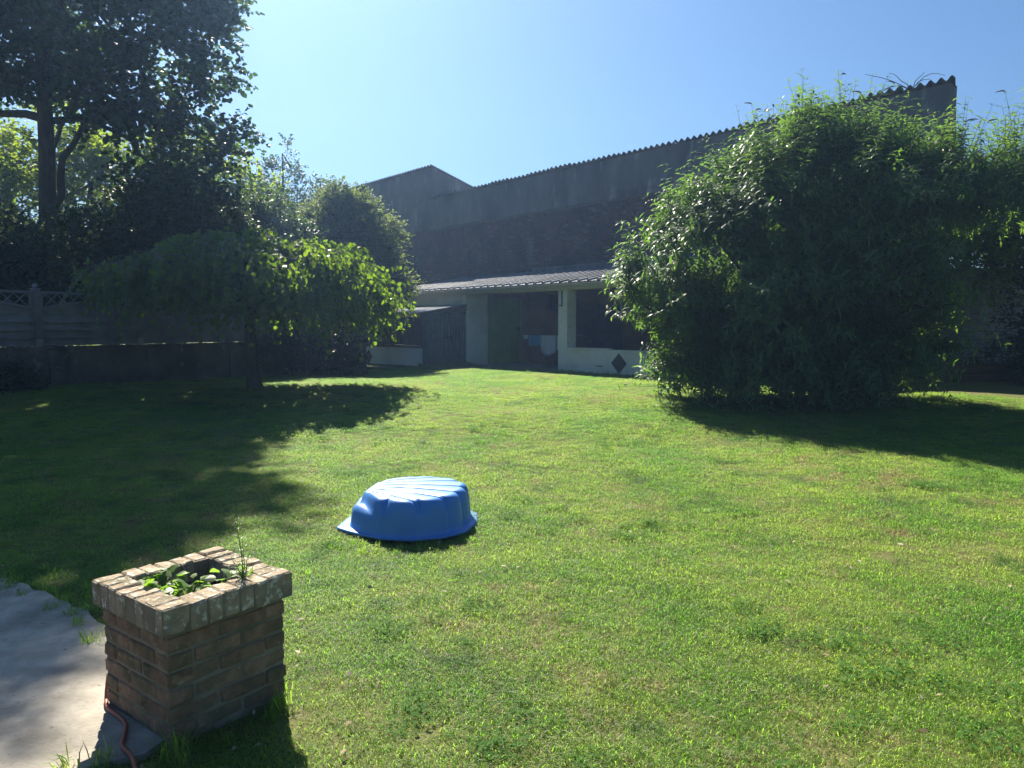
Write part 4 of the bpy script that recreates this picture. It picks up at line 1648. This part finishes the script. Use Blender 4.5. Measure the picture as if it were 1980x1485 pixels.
# ------------------------------------------------------------------ big lance-leaved bush (right)
def big_bush():
    rng = np.random.default_rng(5)
    bx, by = 5.5, 12.7
    b = on_ground(bx, by)
    rt = thing('butterfly_bush', b, 'huge multi-stemmed bush with long drooping lance leaves in front of the porch at the right', 'bush')
    lobes = np.array([(5.3, 13.2, 3.0, 2.2, 2.2, 1.9), (3.6, 13.0, 2.3, 1.1, 1.3, 1.6), (3.0, 12.9, 1.45, .80, 1.0, 1.15), (7.0, 13.1, 3.5, 1.6, 1.6, 1.15), (4.7, 12.5, 1.7, 1.8, 1.4, 1.3),
                      (8.7, 13.1, 3.65, 1.5, 1.4, 1.2), (5.7, 13.6, 4.35, 1.0, 1.2, .75), (5.0, 13.5, 4.3, .9, 1.1, .75), (6.3, 13.5, 4.2, 1.0, 1.1, .8), (6.2, 12.4, 1.9, 1.2, 1.2, 1.2), (4.7, 12.6, .95, 1.7, 1.0, .75), (6.4, 12.7, 1.0, 1.0, 1.0, .75),
                      (4.2, 12.9, 3.3, 1.3, 1.3, 1.2), (3.2, 12.8, .80, .75, .8, .6), (5.6, 12.2, 2.5, 1.5, 1.0, 1.1), (4.0, 12.8, .72, 1.0, .8, .5), (5.5, 12.8, .75, 1.2, .8, .5), (9.8, 13.3, 3.9, 1.3, 1.2, 1.0),
                      (7.9, 13.2, 3.95, 1.2, 1.2, 1.0), (2.55, 13.0, 1.9, .75, .9, 1.1), (2.75, 13.0, 2.75, .6, .8, .6), (3.3, 13.0, 2.9, .95, 1.1, 1.05), (4.1, 13.1, 3.55, .9, 1.0, .8), (4.8, 13.3, 4.35, .8, 1.0, .7),
                      (6.7, 13.3, 4.0, 1.1, 1.1, .75)], dtype=float)
    n = 8600
    wgt = (lobes[:, 3] * lobes[:, 5])
    wgt = np.where(lobes[:, 2] < 1.3, wgt * 2.4, wgt)
    wgt /= wgt.sum()
    nc = 420
    lc = rng.choice(len(lobes), size=nc, p=wgt)
    dc = sph(rng, nc)
    ci = rng.integers(0, nc, n)
    li = lc[ci]
    d = norm(dc[ci] + rng.normal(size=(n, 3)) * .20)
    cl = .70 + .46 * rng.random(nc)
    csz = .72 + .5 * rng.random(nc)
    d[:, 2] = np.where(d[:, 2] < -.35, -d[:, 2] * .6, d[:, 2])
    d = norm(d)
    rr = (.40 + .55 * rng.random(n) ** .7) * cl[ci]
    st = lobes[li, :3] + d * rr[:, None] * lobes[li, 3:6]
    st[:, 2] = np.maximum(st[:, 2], b.z + .10)
    td = norm(d * .75 + np.array([0, 0, 1.0]) * np.where(st[:, 2] < 1.2, .05, .55)[:, None] + rng.normal(size=(n, 3)) * .28)
    tl = .35 + .55 * rng.random(n) ** 1.5
    top = d[:, 2] > .55
    tl = np.where(top, tl * 1.25, tl)
    td = np.where(top[:, None], norm(td + np.array([0, 0, .7])), td)
    droop = np.where(top, .12, .38)
    k = 5

    def path(uu):
        X = st[:, None, :] + td[:, None, :] * (tl[:, None] * uu)[:, :, None]
        X[:, :, 2] -= droop[:, None] * tl[:, None] * uu ** 2
        return X
    u = np.broadcast_to(np.linspace(0, 1, k), (n, k))
    PLn = path(u)
    V, Fq = tubes_np(PLn, np.array([.006, .005, .004, .003, .002]))
    tw = mesh_np('twigs', V, [Fq], None, plain('green_stem', (.085, .10, .045), rough=.8), rt, b)
    tw['kind'] = 'stuff'
    # opposite pairs
    npair = 7
    up_ = (np.arange(npair) + .7) / npair
    up2 = np.repeat(up_, 2)
    nl = npair * 2
    ul = np.broadcast_to(up2, (n, nl)) + rng.normal(size=(n, nl)) * .012
    P = path(ul)
    ref = norm(np.cross(td, norm(rng.normal(size=(n, 3)))))
    ref2 = np.cross(td, ref)
    pair = np.repeat(np.arange(npair), 2)
    sgn = np.where(np.arange(nl) % 2, 1.0, -1.0)
    ax = np.where((pair % 2)[None, :, None] == 0, ref[:, None, :], ref2[:, None, :]) * sgn[None, :, None]
    D = ax * .9 + td[:, None, :] * .45 + rng.normal(size=(n, nl, 3)) * .18
    D[:, :, 2] -= .12
    Nn = td[:, None, :] * .7 + np.array([0, 0, .8]) + rng.normal(size=(n, nl, 3)) * .25
    size = .155 * (1.0 - .5 * np.clip(ul - .55, 0, 1)) * (.75 + .5 * rng.random((n, nl))) * csz[ci][:, None]
    P, D, Nn, L = P.reshape(-1, 3), D.reshape(-1, 3), Nn.reshape(-1, 3), size.reshape(-1)
    rnd = np.clip(.4 * np.repeat(rng.random(n), nl) + .6 * rng.random(len(P)), 0, 1)
    leaves_obj('crown', P, D, Nn, L, L * .25, 'lance', rnd, L_BUSH, rt, b)
    # flower spikes in bud on the top shoots
    ti = np.where(top & (st[:, 2] > 3.6))[0][:260]
    e = PLn[ti, -1]
    dd = td[ti]
    ks = 5
    us = np.linspace(0, 1, ks)
    sl = .10 + .10 * rng.random(len(ti))
    hd = norm(np.stack([rng.normal(size=len(ti)), rng.normal(size=len(ti)), np.zeros(len(ti))], 1))
    SP = e[:, None, :] + dd[:, None, :] * (sl[:, None] * us)[:, :, None] * .5 + hd[:, None, :] * (sl[:, None] * us ** 1.5)[:, :, None] * .8
    SP[:, :, 2] -= sl[:, None] * us ** 2 * .35
    V, Fq = tubes_np(SP, np.array([.006, .012, .013, .010, .003]), 5)
    fs = mesh_np('flower_spikes', V, [Fq], None, plain('flower_bud', (.08, .095, .05), rough=.8, c2=(.10, .075, .08)), rt, b)
    fs['kind'] = 'stuff'
    # stems
    m = MB()
    for i in range(22):
        l = lobes[rng.choice(np.where(lobes[:, 0] < 7.6)[0])]
        tgt = l[:3] + sph(rng, 1)[0] * l[3:6] * .55
        f = rng.random()
        bb = np.array([bx + (-.6 + 1.6 * f) + rng.normal() * .15, by + rng.normal() * .25, b.z - .05])
        mid = bb + np.array([(tgt[0] - bb[0]) * .35, (tgt[1] - bb[1]) * .3, (tgt[2] - bb[2]) * .55])
        k2 = 7
        pts = []
        for q in range(k2):
            uu = q / (k2 - 1)
            pts.append((1 - uu) ** 2 * bb + 2 * uu * (1 - uu) * mid + uu ** 2 * tgt + rng.normal(size=3) * .03 * (q > 0))
        m.tube(pts, np.linspace(.045 + .03 * rng.random(), .012, k2), 7)
    m.build('stems', M_BARK_PALE, rt, smooth=True)


big_bush()

# dead weed stalks standing on the barn roof
def roof_weed():
    rng = random.Random(6)
    base = Vector(F(-8.1, 3.0, 6.90))
    m = MB()
    for i in range(8):
        a = rng.uniform(-1.2, 1.2)
        L = rng.uniform(.6, 1.25)
        side = (FB * (1 if i % 3 else -1) * rng.uniform(.3, .95))
        pts = []
        for q in range(6):
            u = q / 5
            pts.append(base + FB * rng.uniform(-.03, .03) + side * L * u + Vector((0, 0, L * (.75 * u - .62 * u * u * (1 if abs(a) > .4 else .4)))))
        m.tube(pts, [.010, .009, .008, .007, .006, .004], 5)
    tag(m.build('dry_weed', M_TWIG, loc=base), 'dead bare weed stalks sprouting from the barn roof edge above the bush', 'weed')


roof_weed()

# ------------------------------------------------------------------ plants in the planter
def planter_plants():
    rng = np.random.default_rng(3)
    L_WEED = leafmat('weed_leaf', (.06, .13, .02), (.10, .17, .03), (.20, .42, .03), (.32, .52, .05), trans=.5, rough=.45)
    def pw(x, y, z):
        return np.array(PLM @ Vector((x, y, z)))
    # clump of broad leaves
    for nm, cen, n, lab in (('leafy_weed', (-.11, .08), 46, 'clump of broad bright green weed leaves at the left inside the brick planter'),
                            ('leafy_weed', (-.07, -.08), 42, 'bright green weed leaves at the near side inside the brick planter'),
                            ('leafy_weed', (.09, -.11), 12, 'small pair of bright leaves at the right inside the brick planter')):
        P, D, Nn, L = [], [], [], []
        base = pw(cen[0], cen[1], .475)
        m = MB()
        for i in range(n):
            a = rng.random() * 6.28
            r = .075 * rng.random() ** .5
            h = .03 + .085 * rng.random()
            p = pw(cen[0] + math.cos(a) * r, cen[1] + math.sin(a) * r, .475 + h)
            d = np.array([math.cos(a + PL_ROT), math.sin(a + PL_ROT), .1]) + rng.normal(size=3) * .4
            P.append(p)
            D.append(d)
            Nn.append(np.array([0, 0, 1.0]) + rng.normal(size=3) * .4)
            L.append(.032 + .036 * rng.random())
            m.tube([base, (base + p) / 2 + np.array([0, 0, .01]), p], [.002, .002, .0015], 5)
        rt = thing(nm, base, lab, 'weed')
        P, D, Nn, L = map(np.array, (P, D, Nn, L))
        leaves_obj('leaves', P, D, Nn, L, L * .8, 'ovate', rng.random(n), L_WEED, rt, tuple(base))
        m.build('stems', plain('weed_stem', (.10, .14, .05)), rt)
    # upright feathery weed on the near right rim
    base = pw(.115, -.185, .555)
    P, D, Nn, L = [], [], [], []
    rt = thing('feathery_weed', base, 'upright feathery green weed growing on the near right rim of the planter', 'weed')
    m = MB()
    for sx, H in ((0, .27), (.010, .18), (-.012, .11), (.018, .10)):
        top = base + np.array([sx * 2 - .01, sx, H])
        pts = [base + (top - base) * u + np.array([.006 * math.sin(u * 5), 0, 0]) for u in np.linspace(0, 1, 7)]
        m.tube(pts, np.linspace(.003, .001, 7), 5)
        k = int(H * 230)
        for i in range(k):
            u = i / k
            q = base + (top - base) * u
            a = i * 2.4
            P.append(q)
            D.append(np.array([math.cos(a), math.sin(a), .55 + .5 * u]) + rng.normal(size=3) * .15)
            Nn.append(np.array([-math.cos(a) * .3, -math.sin(a) * .3, 1.0]))
            L.append((.050 - .028 * u) * (.7 + .6 * rng.random()))
    P, D, Nn, L = map(np.array, (P, D, Nn, L))
    leaves_obj('leaves', P, D, Nn, L, L * .11, 'lance', rng.random(len(P)), L_WEED, rt, tuple(base))
    m.build('stems', plain('weed_stem', (.10, .14, .05)), rt)
    # pale dried seed head
    base = pw(.05, -.02, .475)
    rt = thing('seed_head', base, 'pale dried seed head on a short stalk in the brick planter', 'seed head')
    m = MB()
    m.tube([base, base + np.array([.004, 0, .055])], .003, 6)
    m.build('stalk', M_TWIG, rt)
    m = MB()
    c = base + np.array([.004, 0, .055])
    m.tube([c, c + np.array([.002, 0, .008]), c + np.array([.004, 0, .018]), c + np.array([.005, 0, .026]), c + np.array([.005, 0, .030])], [.005, .020, .030, .024, .008], 10)
    m.build('head', plain('seed_fluff', (.62, .58, .48), rough=.95, bump=.5), rt, smooth=True)


planter_plants()

# raised bed of sleepers in front of the block wall
M_SLEEPER = stone('old_timber', (.10, .07, .045), (.16, .115, .075), scale=4, stretch=(.5, 6, 6), rough=.9, bump=.5, spec=.15)
rb = thing('raised_bed', (10.2, 15.9, gz(10.2, 15.9)), 'low raised bed of old timber sleepers in front of the grey block wall', 'raised bed')
g_ = gz(10.2, 15.9)
for z0, z1 in ((-.05, .17), (.18, .39)):
    m = MB()
    m.box(7.9, 12.6, 15.82, 15.98, g_ + z0, g_ + z1)
    m.build('plank', M_SLEEPER, rb)
m = MB()
m.box(7.9, 12.6, 15.985, 17.3, g_ - .05, g_ + .33)
m.build('soil', M_SOIL, rb)
tree('ground_ivy', Vector((10.1, 16.3, g_ + .33)), 'straggly ivy growing over the raised bed by the block wall', 'ivy',
     [(9.6, 16.3, g_ + .45, .9, .35, .18), (10.8, 16.3, g_ + .5, .7, .35, .25)], 71, [(10.1, 16.3, g_ + .3), (10.1, 16.3, g_ + .4), (10.1, 16.3, g_ + .5)], [.02, .015, .01],
     40, .22, 8, .3, 6, .05, .7, 'small', L_HEDGE, limbs=False)

# ------------------------------------------------------------------ grass
def grass_mat(name='grass_blade'):
    m, nt, out = newmat(name)
    geo = nd(nt, 'ShaderNodeNewGeometry')
    pos = geo.outputs['Position']
    at = nd(nt, 'ShaderNodeAttribute', attribute_name='rnd')
    oi = nd(nt, 'ShaderNodeObjectInfo')
    at2 = nd(nt, 'ShaderNodeAttribute', attribute_name='dry')
    # broad drifts of yellower and deeper green turf, then worn tan areas
    fa, _ = noise(nt, pos, .9, detail=5, rough=.62, lo=.36, hi=.64)
    base = mixc(nt, fa, (.068, .150, .022), (.145, .215, .040))
    tr = mixc(nt, fa, (.23, .57, .035), (.52, .76, .08))
    fb, _ = noise(nt, pos, 1.9, detail=4, rough=.6, lo=.55, hi=.68)
    base = mixc(nt, fb, base, (.042, .105, .020))
    tr = mixc(nt, fb, tr, (.13, .37, .03))
    fc, _ = noise(nt, pos, .42, detail=6, rough=.68, lo=.47, hi=.66)
    fd, _ = noise(nt, pos, 3.4, detail=4, rough=.65, lo=.44, hi=.66)
    mu = nd(nt, 'ShaderNodeMath', operation='MULTIPLY')
    nt.links.new(fc, mu.inputs[0])
    nt.links.new(fd, mu.inputs[1])
    ad = nd(nt, 'ShaderNodeMath', operation='MULTIPLY_ADD')
    nt.links.new(mu.outputs[0], ad.inputs[0])
    ad.inputs[1].default_value = 1.0
    ad.inputs[2].default_value = .04
    th = nd(nt, 'ShaderNodeMath', operation='SUBTRACT')
    nt.links.new(ad.outputs[0], th.inputs[0])
    nt.links.new(at2.outputs['Fac'], th.inputs[1])
    mr = nd(nt, 'ShaderNodeMapRange')
    mr.inputs[1].default_value = -.22
    mr.inputs[2].default_value = .12
    nt.links.new(th.outputs[0], mr.inputs[0])
    base = mixc(nt, mr.outputs[0], base, (.27, .225, .105))
    tr = mixc(nt, mr.outputs[0], tr, (.46, .40, .17))
    vr = nd(nt, 'ShaderNodeMapRange')
    vr.inputs[3].default_value = .72
    vr.inputs[4].default_value = 1.18
    nt.links.new(at.outputs['Fac'], vr.inputs[0])
    hs1 = nd(nt, 'ShaderNodeHueSaturation')
    nt.links.new(vr.outputs[0], hs1.inputs['Value'])
    nt.links.new(base, hs1.inputs['Color'])
    base = hs1.outputs[0]
    hs2 = nd(nt, 'ShaderNodeHueSaturation')
    nt.links.new(vr.outputs[0], hs2.inputs['Value'])
    nt.links.new(tr, hs2.inputs['Color'])
    tr = hs2.outputs[0]
    p = nd(nt, 'ShaderNodeBsdfPrincipled')
    p.inputs['Roughness'].default_value = .5
    p.inputs['Specular IOR Level'].default_value = .35
    nt.links.new(base, p.inputs['Base Color'])
    tl = nd(nt, 'ShaderNodeBsdfTranslucent')
    nt.links.new(tr, tl.inputs['Color'])
    mx = nd(nt, 'ShaderNodeMixShader')
    mx.inputs[0].default_value = .56
    nt.links.new(p.outputs[0], mx.inputs[1])
    nt.links.new(tl.outputs[0], mx.inputs[2])
    nt.links.new(mx.outputs[0], out.inputs[0])
    return m


M_GRASS = grass_mat()


def patch(name, n, rad, h, wd, seed, lean=.5):
    """a little turf patch, used as source of the lawn's blades"""
    rng = np.random.default_rng(seed)
    a = rng.random(n) * 2 * np.pi
    r = rad * np.sqrt(rng.random(n))
    base = np.stack([r * np.cos(a), r * np.sin(a), np.full(n, -.004)], 1)
    hh = h * (.45 + .8 * rng.random(n))
    b = rng.random(n) * 2 * np.pi
    ld = np.stack([np.cos(b), np.sin(b), np.zeros(n)], 1)
    le = lean * (.2 + rng.random(n))
    side = np.stack([-np.sin(b + rng.normal(size=n) * .8), np.cos(b), np.zeros(n)], 1)
    side = norm(side)
    wv = wd * (.6 + .8 * rng.random(n))
    mid = base + ld * (hh * le * .30)[:, None] + np.array([0, 0, 1]) * (hh * .58)[:, None]
    tip = base + ld * (hh * le)[:, None] + np.array([0, 0, 1]) * (hh * np.maximum(.22, 1 - .33 * le))[:, None]
    V = np.stack([base - side * wv[:, None] / 2, base + side * wv[:, None] / 2, mid + side * wv[:, None] * .42, mid - side * wv[:, None] * .42, tip], 1).reshape(-1, 3)
    i = (np.arange(n) * 5)[:, None]
    quads = i + np.array([[0, 1, 2, 3]])
    tris = i + np.array([[3, 2, 4]])
    me_o = mesh_np(name, V, [quads, tris], np.repeat(rng.random(n), 5), M_GRASS)
    at = me_o.data.attributes.new('dry', 'FLOAT', 'POINT')
    at.data.foreach_set('value', np.repeat(rng.random(n), 5).astype(np.float32))
    COL.objects.unlink(me_o)
    return me_o


def scatter_group(name, sources, smin, smax, tilt=.12):
    g = bpy.data.node_groups.new(name, 'GeometryNodeTree')
    g.interface.new_socket('Geometry', in_out='INPUT', socket_type='NodeSocketGeometry')
    g.interface.new_socket('Geometry', in_out='OUTPUT', socket_type='NodeSocketGeometry')
    N, Lk = g.nodes, g.links
    gi, go = N.new('NodeGroupInput'), N.new('NodeGroupOutput')
    ds = N.new('GeometryNodeDistributePointsOnFaces')
    ds.distribute_method = 'RANDOM'
    na = N.new('GeometryNodeInputNamedAttribute')
    na.data_type = 'FLOAT'
    na.inputs['Name'].default_value = 'dens'
    Lk.new(gi.outputs[0], ds.inputs['Mesh'])
    Lk.new(na.outputs[0], ds.inputs['Density'])
    ds.inputs['Seed'].default_value = 4
    jn = N.new('GeometryNodeJoinGeometry')
    for s in reversed(sources):
        ob = N.new('GeometryNodeObjectInfo')
        ob.inputs['Object'].default_value = s
        ob.inputs['As Instance'].default_value = True
        Lk.new(ob.outputs['Geometry'], jn.inputs[0])
    ip = N.new('GeometryNodeInstanceOnPoints')
    Lk.new(ds.outputs['Points'], ip.inputs['Points'])
    Lk.new(jn.outputs[0], ip.inputs['Instance'])
    ip.inputs['Pick Instance'].default_value = True
    rv = N.new('FunctionNodeRandomValue')
    rv.data_type = 'FLOAT_VECTOR'
    rv.inputs[0].default_value = (-tilt, -tilt, 0)
    rv.inputs[1].default_value = (tilt, tilt, 6.283)
    Lk.new(rv.outputs[0], ip.inputs['Rotation'])
    rs = N.new('FunctionNodeRandomValue')
    rs.data_type = 'FLOAT'
    rs.inputs[2].default_value = smin
    rs.inputs[3].default_value = smax
    sa = N.new('GeometryNodeInputNamedAttribute')
    sa.data_type = 'FLOAT'
    sa.inputs['Name'].default_value = 'size'
    mu = N.new('ShaderNodeMath')
    mu.operation = 'MULTIPLY'
    Lk.new(rs.outputs[1], mu.inputs[0])
    Lk.new(sa.outputs[0], mu.inputs[1])
    # the size attribute is read on the points
    Lk.new(mu.outputs[0], ip.inputs['Scale'])
    Lk.new(ip.outputs[0], go.inputs[0])
    return g


def emitter(name, xs, ys, dens, size, group, mat):
    o = ground_grid(xs, ys, gz, name, mat, 'stuff')
    me = o.data
    co = np.empty(len(me.vertices) * 3)
    me.vertices.foreach_get('co', co)
    co = co.reshape(-1, 3)
    dv = np.array([dens(x, y) for x, y, _ in co])
    sv = np.array([size(x, y) for x, y, _ in co])
    a = me.attributes.new('dens', 'FLOAT', 'POINT')
    a.data.foreach_set('value', dv.astype(np.float32))
    a = me.attributes.new('size', 'FLOAT', 'POINT')
    a.data.foreach_set('value', sv.astype(np.float32))
    md = o.modifiers.new('scatter', 'NODES')
    md.node_group = group
    return o


def blocked(x, y, m=0.0):
    if in_poly(x - m * .5, y - m * .5, PATIO) or in_planter(x, y, -.01):
        return True
    # shell footprint
    du, dv = x + .83, y - 6.1
    if (du / .50) ** 2 + (dv / .52) ** 2 < 1:
        return True
    # buildings
    p = Vector((x, y, 0)) - FQ
    t, s = p.dot(FB), p.dot(FA)
    if s > .02 and t < 9:
        return True
    if t > 4.5 and s > -1.74:
        return True
    # behind the fence
    q = Vector((x, y, 0)) - FP
    if q.dot(FN) < .12:
        return True
    return False


def in_view(x, y, m=2.6):
    return abs(x) < .70 * y + m


def nz(x, y, s, o=0):
    return mnoise.noise(Vector((x * s + o, y * s - o, o * 1.7)))


def lawn_dens(x, y):
    if blocked(x, y) or not in_view(x, y):
        return 0.0
    d = 190 if y < 5 else (150 if y < 8 else (110 if y < 13 else 80))
    bare = nz(x, y, 1.7, 5)
    if bare > .42:
        d *= .45
    return d * (1 + .35 * nz(x, y, 2.5, 2))


def lawn_size(x, y):
    return 1.0 + .28 * nz(x, y, .8, 7) + .22 * nz(x, y, 3.1, 9)


turf = [patch('turf', 140, .12, .028, .0026, 100 + i, 2.0) for i in range(6)]
xs = [i * .16 for i in range(-112, 113)]
ys = [1.6 + i * .16 for i in range(0, 150)]
emitter('grass', xs, ys, lawn_dens, lawn_size, scatter_group('turf_scatter', turf, .7, 1.25), M_GRASS)

# longer tufts: foot of walls, planter, pockets in the lawn
tuft = [patch('tuft', 34, .05, .10, .005, 200 + i, .75) for i in range(5)]


def tuft_dens(x, y):
    if blocked(x, y) or not in_view(x, y):
        return 0.0
    d = 0.0
    v = nz(x, y, 1.3, 13)
    d += 6 * max(0, v - .12)
    if in_planter(x, y, .16):
        d += 70
    p = Vector((x, y, 0)) - FQ
    t, s = p.dot(FB), p.dot(FA)
    if -.5 < s <= .02 and -3.5 < t < 4.6:
        d += 55
    if t > 4.4 and -2.2 < s < -1.7:
        d += 45
    if abs(t - 4.5) < .35 and -1.8 < s < .9:
        d += 70
    if abs(x + .83) < .6 and 5.3 < y < 5.72:
        d += 120
    # patio edge
    for (x1, y1), (x2, y2) in zip(PATIO[2:15], PATIO[3:16]):
        L2 = (x2 - x1) ** 2 + (y2 - y1) ** 2
        u = min(1, max(0, ((x - x1) * (x2 - x1) + (y - y1) * (y2 - y1)) / L2))
        if math.hypot(x - x1 - u * (x2 - x1), y - y1 - u * (y2 - y1)) < .12:
            d += 170
            break
    if 8.6 < x < 11 and 14.6 < y < 15.7:
        d += 60
    if math.hypot(x + 5, y - 14.3) < .5:
        d += 50
    return d


def tuft_size(x, y):
    s = .75 + .5 * abs(nz(x, y, 2.1, 17))
    if 8.6 < x < 11 and 14.6 < y < 15.7:
        s *= 2.0
    p = Vector((x, y, 0)) - FQ
    t, q = p.dot(FB), p.dot(FA)
    if q > -2.3 and 3.9 < t < 5.4:
        s *= 1.5
    elif in_planter(x, y, .16):
        s *= 1.0
    elif y < 5.2 and x < -1.3 and in_poly(x - .1, y - .1, PATIO):
        s *= .95
    elif y < 9:
        s *= .62
    return s


emitter('tall_grass', xs, ys, tuft_dens, tuft_size, scatter_group('tuft_scatter', tuft, .6, 1.3, .2), M_GRASS)

# clover patches in the turf
def clover_patch(name, seed):
    rng = np.random.default_rng(seed)
    n = 46
    a = rng.random(n) * 6.283
    r = .11 * np.sqrt(rng.random(n))
    c = np.stack([r * np.cos(a), r * np.sin(a), .012 + .020 * rng.random(n)], 1)
    P, D, Nn = [], [], []
    for i in range(n):
        a0 = rng.random() * 6.283
        for q in range(3):
            b = a0 + q * 2.094
            P.append(c[i])
            D.append((math.cos(b), math.sin(b), .25))
            Nn.append((0, 0, 1))
    P, D, Nn = np.array(P), np.array(D), np.array(Nn, float) + rng.normal(size=(n * 3, 3)) * .2
    L = .010 + .006 * rng.random(n * 3)
    o = leaves_obj(name, P, D, Nn, L, L * 1.0, 'small', rng.random(n * 3), L_CLOVER, None, (0, 0, 0))
    COL.objects.unlink(o)
    return o


L_CLOVER = leafmat('clover_leaf', (.060, .145, .03), (.10, .19, .045), (.14, .38, .03), (.24, .48, .05), trans=.5, rough=.7, spec=.1)
clov = [clover_patch('clover_leaves', 300 + i) for i in range(4)]


def clover_dens(x, y):
    if blocked(x, y) or not in_view(x, y) or y > 12:
        return 0.0
    v = nz(x, y, .9, 23) + .5 * nz(x, y, 2.7, 29)
    return 18 * min(1.0, max(0.0, v - .10) * 2)


emitter('clover', xs, ys, clover_dens, lambda x, y: 1.0, scatter_group('clover_scatter', clov, .7, 1.2), L_CLOVER)

# dead leaves and clippings lying about on the lawn
def litter():
    rng = np.random.default_rng(9)
    P = []
    while len(P) < 420:
        y = 2.4 + 15 * rng.random() ** 1.3
        x = (rng.random() * 2 - 1) * (.72 * y + .4)
        if not blocked(x, y):
            P.append((x, y, gz(x, y) + .022 + .012 * rng.random()))
    P = np.array(P)
    n = len(P)
    D = np.stack([rng.normal(size=n), rng.normal(size=n), rng.normal(size=n) * .25], 1)
    Nn = np.array([0, 0, 1.0]) + rng.normal(size=(n, 3)) * .35
    L = .020 + .028 * rng.random(n)
    m_ = leafmat('dead_leaf', (.22, .16, .09), (.42, .38, .28), (.2, .14, .06), (.35, .28, .15), trans=.2, rough=.7, spec=.2)
    o = leaves_obj('fallen_leaves', P, D, Nn, L, L * .5, 'small', rng.random(n), m_, None, (0, 0, 0))
    o['kind'] = 'stuff'


litter()
